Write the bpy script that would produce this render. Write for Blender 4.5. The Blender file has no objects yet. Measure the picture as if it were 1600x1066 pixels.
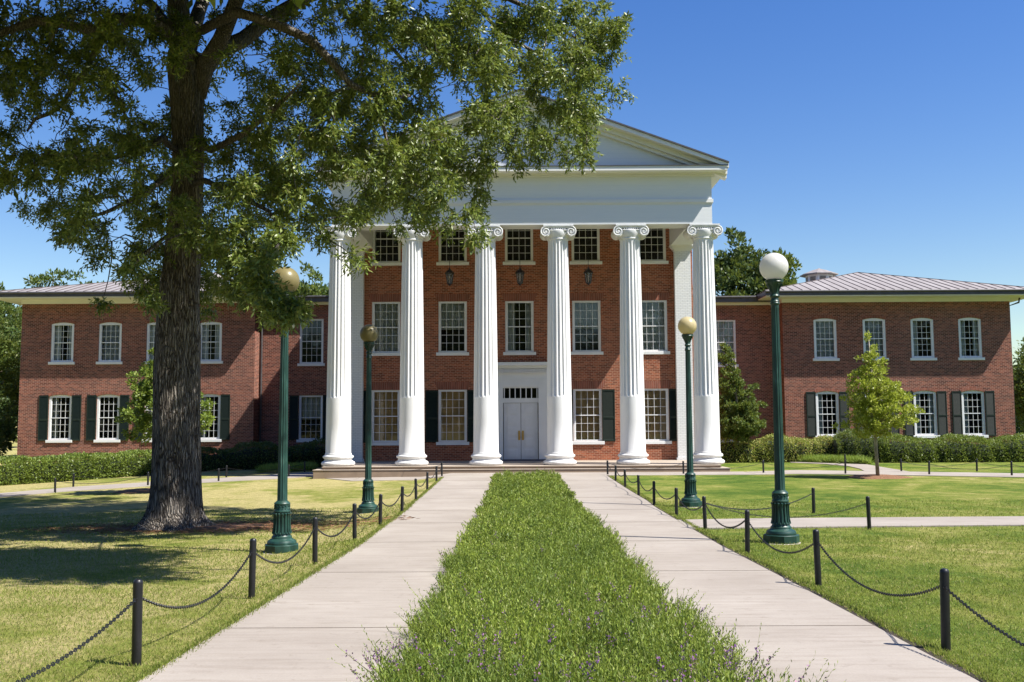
import bpy, bmesh, math, random
import numpy as np
from mathutils import Vector, Matrix, Euler

rnd = random.Random(7)
rng = np.random.default_rng(11)
R = math.radians
scene = bpy.context.scene
COL = scene.collection

# ------------------------------------------------------------------ camera
F = 1555.0                       # focal length in pixels of the 1600 px wide photograph
CAM = Vector((-0.28, 0.0, 1.75))
cam_d = bpy.data.cameras.new('camera')
cam_d.sensor_width = 36.0
cam_d.lens = F / 1600 * 36.0
cam_d.clip_start = 0.1
cam_d.clip_end = 2000
cam = bpy.data.objects.new('camera', cam_d)
COL.objects.link(cam)
cam.location = CAM
CROT = (Matrix.Rotation(R(0.295), 3, 'Z') @ Matrix.Rotation(R(90 + 4.81), 3, 'X') @ Matrix.Rotation(R(-0.3), 3, 'Z'))
cam.rotation_euler = CROT.to_euler()
scene.camera = cam

# ------------------------------------------------------------------ light
SUN_EL, SUN_AZ = 54.0, 23.0      # azimuth: degrees from +X towards -Y
sund = bpy.data.lights.new('sun', 'SUN')
sund.energy = 5.0
sund.angle = R(0.53)
sund.color = (1.0, 0.955, 0.88)
sun = bpy.data.objects.new('sun', sund)
COL.objects.link(sun)
sdir = Vector((math.cos(R(SUN_AZ)) * math.cos(R(SUN_EL)), -math.sin(R(SUN_AZ)) * math.cos(R(SUN_EL)), math.sin(R(SUN_EL))))
sun.rotation_euler = sdir.to_track_quat('Z', 'Y').to_euler()
sun.location = (20, -5, 30)
world = bpy.data.worlds.new('World')
scene.world = world
world.use_nodes = True
wn = world.node_tree
sky = wn.nodes.new('ShaderNodeTexSky')
sky.sky_type = 'NISHITA'
sky.sun_disc = False
sky.sun_elevation = R(SUN_EL)
sky.sun_rotation = R(90 + SUN_AZ)
sky.altitude = 200
sky.air_density = 1.3
sky.dust_density = 0.25
sky.ozone_density = 3.0
hs = wn.nodes.new('ShaderNodeHueSaturation')
hs.inputs['Saturation'].default_value = 1.35
hs.inputs['Hue'].default_value = 0.518
wn.links.new(sky.outputs[0], hs.inputs['Color'])
wn.links.new(hs.outputs[0], wn.nodes['Background'].inputs['Color'])
wn.nodes['Background'].inputs['Strength'].default_value = 0.072
vs = scene.view_settings
vs.view_transform = 'Standard'
vs.look = 'None'
vs.exposure = 1.08
vs.gamma = 1.0

# ------------------------------------------------------------------ ground height and survey helpers
_YS = [-50, 6.8, 11, 15.5, 20, 24, 30, 37, 45, 60, 400]
_ZS = [0.1, 0.0, -0.075, -0.13, -0.2, -0.26, -0.23, -0.15, -0.15, -0.12, -0.1]
def gh(x, y):
    b = np.interp(y, _YS, _ZS)
    t = np.clip((np.asarray(y) - 15) / 12, 0, 1) * np.clip((54 - np.asarray(y)) / 10, 0, 1)
    dip = 0.14 * np.clip(-np.asarray(x) - 3.0, 0, 1) * np.clip((np.asarray(y) - 9) / 5, 0, 1) * np.clip((50 - np.asarray(y)) / 10, 0, 1)
    return b - dip - 0.014 * np.clip(-np.asarray(x) - 5, 0, 14) * t
def ray(px, py):
    return CROT @ Vector(((px - 800) / F, (533 - py) / F, -1.0))
def at(px, py, Y):
    d = ray(px, py)
    return CAM + d * (Y / d.y)
def gr(px, py):
    d = ray(px, py)
    lo, hi = 1.0, 120.0
    for _ in range(40):
        m = (lo + hi) / 2
        p = CAM + d * m
        if p.z > float(gh(p.x, p.y)): lo = m
        else: hi = m
    return CAM + d * lo
def AX(px, Y, py=600): return at(px, py, Y).x
def AZ(py, Y, px=816): return at(px, py, Y).z

# ------------------------------------------------------------------ materials
MATS = {}
class NT:
    def __init__(s, name):
        m = bpy.data.materials.new(name); m.use_nodes = True
        s.m = m; s.t = m.node_tree; s.b = s.t.nodes['Principled BSDF']; s.out = s.t.nodes['Material Output']
        MATS[name] = m
    def n(s, typ, **kw):
        nd = s.t.nodes.new(typ)
        for k, v in kw.items():
            if k.startswith('i_'):
                key = k[2:]
                key = int(key) if key.isdigit() else key.replace('_', ' ')
                nd.inputs[key].default_value = v
            else: setattr(nd, k, v)
        return nd
    def l(s, a, b): s.t.links.new(a, b)
    def ramp(s, fac, stops):
        r = s.n('ShaderNodeValToRGB'); e = r.color_ramp.elements
        while len(e) < len(stops): e.new(0.5)
        for i, (p, c) in enumerate(stops):
            e[i].position = p; e[i].color = (*c, 1) if len(c) == 3 else c
        s.l(fac, r.inputs[0]); return r.outputs[0]
    def noise(s, vec, scale, detail=4, rough=0.55, dist=0.0):
        nd = s.n('ShaderNodeTexNoise'); nd.inputs['Scale'].default_value = scale
        nd.inputs['Detail'].default_value = detail; nd.inputs['Roughness'].default_value = rough
        nd.inputs['Distortion'].default_value = dist
        if vec is not None: s.l(vec, nd.inputs['Vector'])
        return nd.outputs['Fac']
    def mix(s, fac, a, b, mode='MIX'):
        nd = s.n('ShaderNodeMix', data_type='RGBA', blend_type=mode)
        for v, i in ((fac, 0), (a, 6), (b, 7)):
            if hasattr(v, 'is_linked') or isinstance(v, bpy.types.NodeSocket): s.l(v, nd.inputs[i])
            else: nd.inputs[i].default_value = v if i == 0 else ((*v, 1) if len(v) == 3 else v)
        return nd.outputs[2]
    def math(s, op, a, b=None):
        nd = s.n('ShaderNodeMath', operation=op)
        for v, i in ((a, 0), (b, 1)):
            if v is None: continue
            if isinstance(v, bpy.types.NodeSocket): s.l(v, nd.inputs[i])
            else: nd.inputs[i].default_value = v
        return nd.outputs[0]
    def bump(s, h, strength, dist=0.01):
        nd = s.n('ShaderNodeBump'); nd.inputs['Strength'].default_value = strength
        nd.inputs['Distance'].default_value = dist
        s.l(h, nd.inputs['Height']); s.l(nd.outputs[0], s.b.inputs['Normal'])
    def col(s, c):
        if isinstance(c, bpy.types.NodeSocket): s.l(c, s.b.inputs['Base Color'])
        else: s.b.inputs['Base Color'].default_value = (*c, 1)
    def rough(s, r): s.b.inputs['Roughness'].default_value = r
    def gco(s): return s.n('ShaderNodeNewGeometry').outputs['Position']
    def oco(s): return s.n('ShaderNodeTexCoord').outputs['Object']
    def scaled(s, vec, sc):
        nd = s.n('ShaderNodeVectorMath', operation='MULTIPLY'); s.l(vec, nd.inputs[0]); nd.inputs[1].default_value = sc
        return nd.outputs[0]

def simple(name, c, rough=0.6, var=0.12, vscale=3.0, bump=0.0, bscale=60, metallic=0.0, spec=None, c2=None):
    m = NT(name); p = m.gco()
    n1 = m.noise(p, vscale, 5)
    a = c2 if c2 else tuple(x * (1 - var) for x in c)
    cc = m.mix(m.ramp(n1, [(0.35, (0, 0, 0)), (0.65, (1, 1, 1))]), a, c)
    m.col(cc); m.rough(rough); m.b.inputs['Metallic'].default_value = metallic
    if spec is not None: m.b.inputs['Specular IOR Level'].default_value = spec
    if bump: m.bump(m.noise(p, bscale, 4), bump, 0.004)
    return m.m

# white painted wood and stucco
simple('white_paint', (0.7, 0.715, 0.72), 0.55, 0.07, 1.3, 0.25, 40)
simple('cream_paint', (0.7, 0.695, 0.665), 0.55, 0.05, 1.0, 0.1, 40)
m = NT('column_paint'); p = m.gco()
n1 = m.noise(m.scaled(p, (1, 1, 0.25)), 2.2, 6); n2 = m.noise(p, 14, 5)
c = m.mix(m.ramp(n1, [(0.35, (0, 0, 0)), (0.7, (1, 1, 1))]), (0.66, 0.66, 0.65), (0.73, 0.735, 0.73))
sz = m.n('ShaderNodeSeparateXYZ'); m.l(p, sz.inputs[0])
gr_ = m.math('MULTIPLY', m.ramp(sz.outputs[2], [(0.1, (1, 1, 1)), (0.9, (0.12, 0.12, 0.12))]), m.ramp(m.noise(m.scaled(p, (1, 1, .5)), 5, 6, .7), [(0.42, (0, 0, 0)), (0.7, (0.5, 0.5, 0.5))]))
c = m.mix(gr_, c, (0.36, 0.32, 0.26))
st_ = m.ramp(m.noise(m.scaled(p, (1, 1, .07)), 9, 5, .6), [(0.5, (0, 0, 0)), (0.75, (0.3, 0.3, 0.3))]); c = m.mix(st_, c, (0.5, 0.5, 0.48))
m.col(c); m.rough(0.6); m.bump(n2, 0.35, 0.012)
# painted clapboard siding / flush boards of the pediment
m = NT('painted_boards'); p = m.gco()
sp = m.n('ShaderNodeSeparateXYZ'); m.l(p, sp.inputs[0])
st = m.math('FRACT', m.math('MULTIPLY', sp.outputs[2], 5.2))
ln = m.ramp(st, [(0.0, (0.55, 0.55, 0.55)), (0.05, (1, 1, 1)), (1, (1, 1, 1))])
nn = m.noise(m.scaled(p, (0.6, 1, 5)), 3, 5)
c = m.mix(nn, (0.63, 0.65, 0.66), (0.69, 0.705, 0.71)); c = m.mix(0.35, c, ln, 'MULTIPLY')
m.col(c); m.rough(0.6); m.bump(st, 0.25, 0.01)

def brick_mat(name, c1, c2, c3, mortar, bumpk=0.15, paint=False, sc=1.0, mort=0.010):
    m = NT(name); g = m.n('ShaderNodeNewGeometry'); p = g.outputs['Position']
    sp = m.n('ShaderNodeSeparateXYZ'); m.l(p, sp.inputs[0])
    sn = m.n('ShaderNodeSeparateXYZ'); m.l(g.outputs['True Normal'], sn.inputs[0])
    side = m.math('GREATER_THAN', m.math('ABSOLUTE', sn.outputs[0]), 0.6)
    u = m.math('ADD', m.math('MULTIPLY', sp.outputs[0], m.math('SUBTRACT', 1.0, side)), m.math('MULTIPLY', sp.outputs[1], side))
    cb = m.n('ShaderNodeCombineXYZ'); m.l(u, cb.inputs[0]); m.l(sp.outputs[2], cb.inputs[1])
    b = m.n('ShaderNodeTexBrick'); m.l(cb.outputs[0], b.inputs['Vector'])
    b.offset = 0.5; b.inputs['Scale'].default_value = sc
    b.inputs['Brick Width'].default_value = 0.215; b.inputs['Row Height'].default_value = 0.077
    b.inputs['Mortar Size'].default_value = mort; b.inputs['Mortar Smooth'].default_value = 0.2
    b.inputs['Bias'].default_value = 0.0
    b.inputs['Color1'].default_value = (0, 0, 0, 1); b.inputs['Color2'].default_value = (1, 1, 1, 1)
    b.inputs['Mortar'].default_value = (0.5, 0.5, 0.5, 1)
    bc = m.n('ShaderNodeSeparateColor'); m.l(b.outputs['Color'], bc.inputs[0])
    # header course every sixth row
    hd = m.math('LESS_THAN', m.math('FRACT', m.math('DIVIDE', sp.outputs[2], 0.077 * 6)), 1 / 6)
    rv = m.math('ADD', m.math('MULTIPLY', bc.outputs[0], 0.55), m.math('MULTIPLY', m.noise(m.scaled(cb.outputs[0], (1, 2.5, 1)), 1.6, 5), 0.4))
    cc = m.ramp(rv, [(0.1, c3), (0.45, c1), (0.8, c2), (1.0, c2)])
    cc = m.mix(m.math('MULTIPLY', hd, 0.18), cc, c3)
    w = m.noise(p, 0.35, 5)
    cc = m.mix(m.ramp(w, [(0.4, (0, 0, 0)), (0.8, (0.15, 0.15, 0.15))]), cc, mortar)
    cc = m.mix(b.outputs['Fac'], cc, mortar)
    m.col(cc); m.rough(0.9); m.b.inputs['Specular IOR Level'].default_value = 0.08
    inv = m.math('SUBTRACT', 1.0, b.outputs['Fac'])
    m.bump(m.math('ADD', inv, m.math('MULTIPLY', m.noise(p, 55, 3), 0.5)), bumpk, 0.012)
    return m.m
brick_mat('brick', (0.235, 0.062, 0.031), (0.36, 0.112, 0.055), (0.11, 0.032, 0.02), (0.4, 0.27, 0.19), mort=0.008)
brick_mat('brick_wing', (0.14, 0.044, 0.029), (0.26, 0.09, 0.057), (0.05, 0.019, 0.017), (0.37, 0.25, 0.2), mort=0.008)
brick_mat('painted_brick', (0.67, 0.68, 0.68), (0.7, 0.71, 0.7), (0.64, 0.65, 0.65), (0.5, 0.51, 0.51), 0.4)
m = NT('arch_brick'); p = m.gco(); sp = m.n('ShaderNodeSeparateXYZ'); m.l(p, sp.inputs[0])
fr = m.math('FRACT', m.math('MULTIPLY', sp.outputs[0], 1 / 0.085))
mo = m.ramp(fr, [(0.0, (1, 1, 1)), (0.1, (1, 1, 1)), (0.16, (0, 0, 0)), (1.0, (0, 0, 0))])
nn = m.noise(m.scaled(p, (11, 11, 2)), 1.0, 2)
m.col(m.mix(mo, m.ramp(nn, [(0.3, (0.13, 0.038, 0.022)), (0.7, (0.26, 0.08, 0.045))]), (0.3, 0.2, 0.15))); m.rough(0.85)

# stone and concrete
m = NT('concrete'); p = m.gco()
a = m.noise(p, 0.55, 6, 0.6); b_ = m.noise(m.scaled(p, (0.55, 5.5, 1)), 2.0, 6, 0.65); d = m.noise(p, 60, 3); e = m.noise(p, 7, 6, 0.7)
c = m.mix(m.ramp(a, [(0.3, (0, 0, 0)), (0.7, (1, 1, 1))]), (0.255, 0.22, 0.186), (0.34, 0.302, 0.262))
c = m.mix(m.ramp(b_, [(0.32, (0.55, 0.55, 0.55)), (0.52, (0, 0, 0))]), c, (0.215, 0.178, 0.145))
c = m.mix(m.ramp(e, [(0.27, (0.55, 0.55, 0.55)), (0.42, (0, 0, 0))]), c, (0.17, 0.135, 0.105))
c = m.mix(0.25, c, m.ramp(d, [(0.3, (0.55, 0.55, 0.55)), (0.7, (1, 1, 1))]), 'MULTIPLY')
vo = m.n('ShaderNodeTexVoronoi'); vo.inputs['Scale'].default_value = 3.2; m.l(p, vo.inputs['Vector'])
c = m.mix(m.ramp(vo.outputs['Distance'], [(0.0, (0.8, 0.8, 0.8)), (0.022, (0.5, 0.5, 0.5)), (0.035, (0, 0, 0))]), c, (0.13, 0.1, 0.08))
m.col(c); m.rough(0.9); m.bump(m.math('ADD', m.math('MULTIPLY', d, 0.4), b_), 0.3, 0.006)
simple('joint', (0.2, 0.17, 0.138), 0.95, 0.3, 20)
simple('step_stone', (0.29, 0.215, 0.15), 0.85, 0.2, 2.5, 0.3, 30)
simple('tread_stone', (0.36, 0.3, 0.24), 0.85, 0.14, 2.0, 0.2, 30)
simple('footing_concrete', (0.45, 0.4, 0.34), 0.95, 0.25, 9, 0.5, 40)

# lawn
m = NT('lawn'); p = m.gco()
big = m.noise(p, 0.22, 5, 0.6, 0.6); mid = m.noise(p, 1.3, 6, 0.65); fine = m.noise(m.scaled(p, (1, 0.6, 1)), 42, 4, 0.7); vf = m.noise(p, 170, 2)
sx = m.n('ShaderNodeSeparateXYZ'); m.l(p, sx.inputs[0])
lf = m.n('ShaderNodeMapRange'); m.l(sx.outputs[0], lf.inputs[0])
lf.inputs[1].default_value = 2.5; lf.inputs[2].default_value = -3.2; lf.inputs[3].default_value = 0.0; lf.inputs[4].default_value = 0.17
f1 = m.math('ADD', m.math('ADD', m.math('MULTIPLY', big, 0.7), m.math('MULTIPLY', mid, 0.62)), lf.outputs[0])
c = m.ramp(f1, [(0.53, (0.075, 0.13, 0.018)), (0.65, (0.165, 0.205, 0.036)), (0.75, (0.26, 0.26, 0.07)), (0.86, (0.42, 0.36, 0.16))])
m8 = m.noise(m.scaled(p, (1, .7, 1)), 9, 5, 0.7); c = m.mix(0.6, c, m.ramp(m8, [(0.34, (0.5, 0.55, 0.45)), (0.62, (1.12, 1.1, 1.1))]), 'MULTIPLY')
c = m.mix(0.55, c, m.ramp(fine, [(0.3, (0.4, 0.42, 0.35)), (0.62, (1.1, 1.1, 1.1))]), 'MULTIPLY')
m.col(c); m.rough(0.95); m.b.inputs['Specular IOR Level'].default_value = 0.1
m.bump(m.math('ADD', fine, m.math('MULTIPLY', vf, 0.6)), 0.9, 0.03)
simple('soil', (0.035, 0.024, 0.015), 0.95, 0.5, 12, 0.8, 40)
m = NT('mulch'); p = m.gco(); nn = m.noise(m.scaled(p, (1, 2.5, 1)), 22, 5, 0.7)
m.col(m.ramp(nn, [(0.3, (0.07, 0.03, 0.015)), (0.5, (0.2, 0.095, 0.045)), (0.7, (0.33, 0.19, 0.1))])); m.rough(0.95); m.bump(nn, 1.0, 0.04)
simple('pine_needle', (0.27, 0.13, 0.06), 0.8, 0.5, 9)

# vegetation: per-leaf variation, some light through the leaf
def leaf_mat(name, dark, light, trans=0.35, rough=0.45, hue2=None, spec=0.5, patch=None):
    m = NT(name); g = m.n('ShaderNodeNewGeometry')
    c = m.ramp(g.outputs['Random Per Island'], [(0.0, dark), (0.75, light), (1.0, hue2 or light)])
    if patch: c = m.mix(m.ramp(m.noise(g.outputs['Position'], 1.1, 5, 0.65), [(0.46, (0, 0, 0)), (0.6, (0.75, 0.75, 0.75))]), c, patch)
    m.col(c); m.rough(rough); m.b.inputs['Specular IOR Level'].default_value = spec
    tr = m.n('ShaderNodeBsdfTranslucent')
    m.l(m.mix(0.5, c, (0.5, 0.6, 0.08), 'MIX'), tr.inputs['Color'])
    mx = m.n('ShaderNodeMixShader'); mx.inputs[0].default_value = trans
    m.l(m.b.outputs[0], mx.inputs[1]); m.l(tr.outputs[0], mx.inputs[2]); m.l(mx.outputs[0], m.out.inputs['Surface'])
    return m.m
leaf_mat('oak_leaf', (0.022, 0.045, 0.008), (0.19, 0.25, 0.05), 0.22, 0.42, (0.17, 0.165, 0.045), 0.4)
leaf_mat('young_leaf', (0.16, 0.21, 0.02), (0.36, 0.39, 0.04), 0.35, 0.5, (0.34, 0.34, 0.08))
leaf_mat('sapling_leaf', (0.06, 0.11, 0.016), (0.19, 0.26, 0.04), 0.3, 0.5, (0.25, 0.3, 0.06))
leaf_mat('dark_leaf', (0.018, 0.042, 0.012), (0.075, 0.115, 0.03), 0.15, 0.5, (0.09, 0.12, 0.03), 0.3)
leaf_mat('mid_leaf', (0.045, 0.085, 0.018), (0.11, 0.15, 0.035), 0.2, 0.55, (0.16, 0.17, 0.05), 0.3)
leaf_mat('boxwood_leaf', (0.05, 0.085, 0.012), (0.19, 0.25, 0.04), 0.2, 0.45, (0.17, 0.22, 0.05), 0.4)
leaf_mat('azalea_leaf', (0.13, 0.165, 0.035), (0.4, 0.43, 0.11), 0.25, 0.55, (0.35, 0.2, 0.1), 0.3)
leaf_mat('bed_leaf', (0.065, 0.12, 0.013), (0.29, 0.36, 0.05), 0.25, 0.55, (0.27, 0.28, 0.1), 0.3, patch=(0.08, 0.13, 0.02))
leaf_mat('grass_blade', (0.095, 0.145, 0.022), (0.225, 0.255, 0.05), 0.3, 0.6, (0.33, 0.27, 0.13), 0.2)
leaf_mat('monkey_grass', (0.13, 0.21, 0.03), (0.26, 0.35, 0.07), 0.3, 0.5, (0.3, 0.37, 0.1), 0.3)
leaf_mat('purple_petal', (0.09, 0.03, 0.16), (0.25, 0.1, 0.3), 0.3, 0.6, (0.5, 0.25, 0.4), 0.2)
simple('twig', (0.12, 0.09, 0.06), 0.85, 0.4, 6)
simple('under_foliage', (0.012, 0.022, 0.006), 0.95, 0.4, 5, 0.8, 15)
m = NT('bark'); p = m.oco()
wr = m.n('ShaderNodeVectorMath', operation='ADD'); wn_ = m.n('ShaderNodeTexNoise'); wn_.inputs['Scale'].default_value = 3.0; wn_.inputs['Detail'].default_value = 3
m.l(p, wn_.inputs['Vector']); m.l(p, wr.inputs[0]); m.l(m.scaled(wn_.outputs['Color'], (.12, .12, .3)), wr.inputs[1])
vo = m.n('ShaderNodeTexVoronoi', feature='DISTANCE_TO_EDGE'); vo.inputs['Scale'].default_value = 24; vo.inputs['Randomness'].default_value = 1.0
m.l(m.scaled(wr.outputs[0], (1, 1, .075)), vo.inputs['Vector'])
rg = m.ramp(vo.outputs['Distance'], [(0.0, (0, 0, 0)), (0.12, (.35, .35, .35)), (0.4, (1, 1, 1))])
w1 = m.noise(m.scaled(p, (1, 1, .35)), 30, 6, 0.7); w2 = m.noise(p, 1.4, 4)
h = m.math('ADD', m.math('MULTIPLY', rg, .75), m.math('MULTIPLY', w1, .45))
c = m.ramp(h, [(0.2, (0.022, 0.017, 0.014)), (0.45, (0.14, 0.118, 0.098)), (0.8, (0.34, 0.305, 0.265))])
c = m.mix(m.ramp(w2, [(0.5, (0, 0, 0)), (0.72, (0.4, 0.4, 0.4))]), c, (0.24, 0.22, 0.19))
sz = m.n('ShaderNodeSeparateXYZ'); m.l(p, sz.inputs[0])
c = m.mix(m.math('MULTIPLY', m.ramp(m.math('DIVIDE', sz.outputs[2], 10.0), [(0.55, (0, 0, 0)), (0.95, (1, 1, 1))]), 0.6), c, m.ramp(w1, [(0.35, (0.12, 0.1, 0.085)), (0.65, (0.36, 0.335, 0.3))]))
m.col(c); m.rough(0.95); m.b.inputs['Specular IOR Level'].default_value = 0.15; m.bump(h, 1.0, 0.09)
simple('pale_bark', (0.33, 0.29, 0.24), 0.9, 0.45, 5, 0.5, 25)

# metal, roofs, wood
m = NT('roof_metal'); p = m.gco()
n1 = m.noise(m.scaled(p, (1.6, 0.25, 0.25)), 2.0, 5)
n2 = m.noise(p, 0.5, 3)
m.col(m.mix(n2, m.ramp(n1, [(0.3, (0.2, 0.175, 0.165)), (0.7, (0.34, 0.315, 0.305))]), (0.25, 0.225, 0.215))); m.rough(0.65)
m.b.inputs['Metallic'].default_value = 0.1
simple('roof_seam', (0.07, 0.05, 0.045), 0.6, 0.2)
simple('gutter_metal', (0.07, 0.066, 0.07), 0.5, 0.3, 4)
simple('dark_roof', (0.06, 0.058, 0.06), 0.6, 0.3, 4)
simple('shutter_paint', (0.012, 0.022, 0.016), 0.6, 0.25, 9, 0.0, spec=0.25)
simple('black_metal', (0.012, 0.012, 0.013), 0.4, 0.3, 14, 0.2, 60)
m = NT('lamp_paint'); p = m.gco(); n1 = m.noise(m.scaled(p, (1, 1, 0.35)), 9, 5)
g = m.n('ShaderNodeNewGeometry')
c = m.ramp(n1, [(0.35, (0.008, 0.03, 0.022)), (0.6, (0.016, 0.055, 0.042)), (0.75, (0.045, 0.1, 0.08))])
rn = m.noise(p, 6.5, 5); c = m.mix(m.ramp(rn, [(0.7, (0, 0, 0)), (0.73, (1, 1, 1))]), c, (0.16, 0.07, 0.04))
m.col(c); m.rough(0.42)
def globe_mat(name, c1, c2):
    m = NT(name); p = m.oco(); n = m.noise(p, 5, 5)
    m.col(m.mix(n, c1, c2)); m.rough(0.35); m.b.inputs['Subsurface Weight'].default_value = 0.0
    tr = m.n('ShaderNodeBsdfTranslucent'); tr.inputs['Color'].default_value = (*c2, 1)
    mx = m.n('ShaderNodeMixShader'); mx.inputs[0].default_value = 0.4
    m.l(m.b.outputs[0], mx.inputs[1]); m.l(tr.outputs[0], mx.inputs[2]); m.l(mx.outputs[0], m.out.inputs['Surface'])
globe_mat('globe_white', (0.66, 0.65, 0.61), (0.74, 0.735, 0.7))
globe_mat('globe_cream', (0.55, 0.46, 0.24), (0.66, 0.58, 0.36))
globe_mat('globe_amber', (0.24, 0.2, 0.085), (0.34, 0.29, 0.14))
simple('door_paint', (0.68, 0.69, 0.7), 0.5, 0.06, 3)
simple('brass', (0.55, 0.36, 0.1), 0.35, 0.2, 30, metallic=0.8)
simple('threshold', (0.05, 0.055, 0.09), 0.6, 0.2)
simple('dark_room', (0.02, 0.018, 0.016), 0.9, 0.3)
simple('curtain_cloth', (0.5, 0.52, 0.5), 0.9, 0.25, 2)
simple('blind_wood', (0.75, 0.5, 0.24), 0.7, 0.25, 2)
simple('blind_white', (0.5, 0.52, 0.52), 0.7, 0.2, 2)
m = NT('glass'); gl = m.n('ShaderNodeBsdfGlossy'); gl.inputs['Roughness'].default_value = 0.03; gl.inputs['Color'].default_value = (0.9, 0.95, 1, 1)
tp = m.n('ShaderNodeBsdfTransparent'); tp.inputs['Color'].default_value = (0.86, 0.89, 0.88, 1)
lw = m.n('ShaderNodeFresnel'); lw.inputs['IOR'].default_value = 1.5
nz = m.noise(m.gco(), 1.7, 2); bp = m.n('ShaderNodeBump'); bp.inputs['Strength'].default_value = 0.12; bp.inputs['Distance'].default_value = 0.02
m.l(nz, bp.inputs['Height']); m.l(bp.outputs[0], gl.inputs['Normal'])
mx = m.n('ShaderNodeMixShader'); m.l(lw.outputs[0], mx.inputs[0]); m.l(tp.outputs[0], mx.inputs[1]); m.l(gl.outputs[0], mx.inputs[2]); m.l(mx.outputs[0], m.out.inputs['Surface'])
m = NT('lantern_glass'); m.col((0.3, 0.32, 0.32)); m.rough(0.2); m.b.inputs['Alpha'].default_value = 0.5

# ------------------------------------------------------------------ mesh helpers
class MB:
    """collects faces for ONE mesh object"""
    def __init__(s): s.v = []; s.f = []; s.mi = []; s.cur = 0
    def add(s, vs_, fs):
        o = len(s.v); s.v += [tuple(v) for v in vs_]
        for f in fs: s.f.append(tuple(i + o for i in f)); s.mi.append(s.cur)
    def box(s, x0, x1, y0, y1, z0, z1):
        s.add([(x0, y0, z0), (x1, y0, z0), (x1, y1, z0), (x0, y1, z0), (x0, y0, z1), (x1, y0, z1), (x1, y1, z1), (x0, y1, z1)],
              [(0, 3, 2, 1), (4, 5, 6, 7), (0, 1, 5, 4), (1, 2, 6, 5), (2, 3, 7, 6), (3, 0, 4, 7)]); return s
    def prism(s, pts, y0, y1):
        """pts: (x, z) outline, counter-clockwise seen from -Y"""
        n = len(pts)
        s.add([(x, y0, z) for x, z in pts] + [(x, y1, z) for x, z in pts],
              [tuple(range(n)), tuple(range(2 * n - 1, n - 1, -1))] + [(i, i + n, (i + 1) % n + n, (i + 1) % n) for i in range(n)]); return s
    def lathe(s, prof, cx=0, cy=0, n=24, z0=0, cap=True, phase=0.0):
        vs_, fs = [], []
        for r, z in prof:
            for k in range(n):
                a = 2 * math.pi * (k + phase) / n
                vs_.append((cx + r * math.cos(a), cy + r * math.sin(a), z0 + z))
        for i in range(len(prof) - 1):
            for k in range(n):
                k2 = (k + 1) % n
                fs.append((i * n + k, i * n + k2, (i + 1) * n + k2, (i + 1) * n + k))
        if cap:
            fs.append(tuple(range(n - 1, -1, -1))); fs.append(tuple((len(prof) - 1) * n + k for k in range(n)))
        s.add(vs_, fs); return s
    def rings(s, rings, close=True, cap=True):
        n = len(rings[0]); vs_ = [p for r in rings for p in r]; fs = []
        for i in range(len(rings) - 1):
            for k in range(n if close else n - 1):
                k2 = (k + 1) % n
                fs.append((i * n + k, i * n + k2, (i + 1) * n + k2, (i + 1) * n + k))
        if cap and close:
            fs.append(tuple(range(n - 1, -1, -1))); fs.append(tuple((len(rings) - 1) * n + k for k in range(n)))
        s.add(vs_, fs); return s
    def tube(s, pts, rad, n=8, cap=True):
        pts = [Vector(p) for p in pts]
        if not hasattr(rad, '__len__'): rad = [rad] * len(pts)
        rs = []; up = Vector((0.13, 0.31, 0.94)).normalized(); pu = None
        for i, p in enumerate(pts):
            d = (pts[min(i + 1, len(pts) - 1)] - pts[max(i - 1, 0)])
            if d.length < 1e-9: d = Vector((0, 0, 1))
            d.normalize()
            if pu is None:
                u = d.cross(up)
                if u.length < 0.05: u = d.cross(Vector((1, 0, 0)))
            else: u = pu - d * pu.dot(d)
            u.normalize(); pu = u; w = d.cross(u)
            rs.append([p + (u * math.cos(2 * math.pi * k / n) + w * math.sin(2 * math.pi * k / n)) * rad[i] for k in range(n)])
        return s.rings(rs, cap=cap)
    def build(s, name, mats, parent=None, smooth=False, loc=None):
        me = bpy.data.meshes.new(name); me.from_pydata(s.v, [], s.f)
        if not isinstance(mats, (list, tuple)): mats = [mats]
        for x in mats: me.materials.append(MATS[x])
        if len(mats) > 1: me.polygons.foreach_set('material_index', s.mi)
        if smooth is True: me.polygons.foreach_set('use_smooth', [True] * len(s.f))
        me.update()
        bm = bmesh.new(); bm.from_mesh(me); bmesh.ops.recalc_face_normals(bm, faces=bm.faces); bm.to_mesh(me); bm.free()
        if smooth == 'auto':
            me.polygons.foreach_set('use_smooth', [True] * len(s.f)); me.set_sharp_from_angle(angle=R(35))
        o = bpy.data.objects.new(name, me); COL.objects.link(o)
        if parent: o.parent = parent
        if loc: o.location = loc
        return o
def bevel(o, w=0.01, seg=1):
    md = o.modifiers.new('bevel', 'BEVEL'); md.width = w; md.segments = seg; md.limit_method = 'ANGLE'; return o

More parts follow.
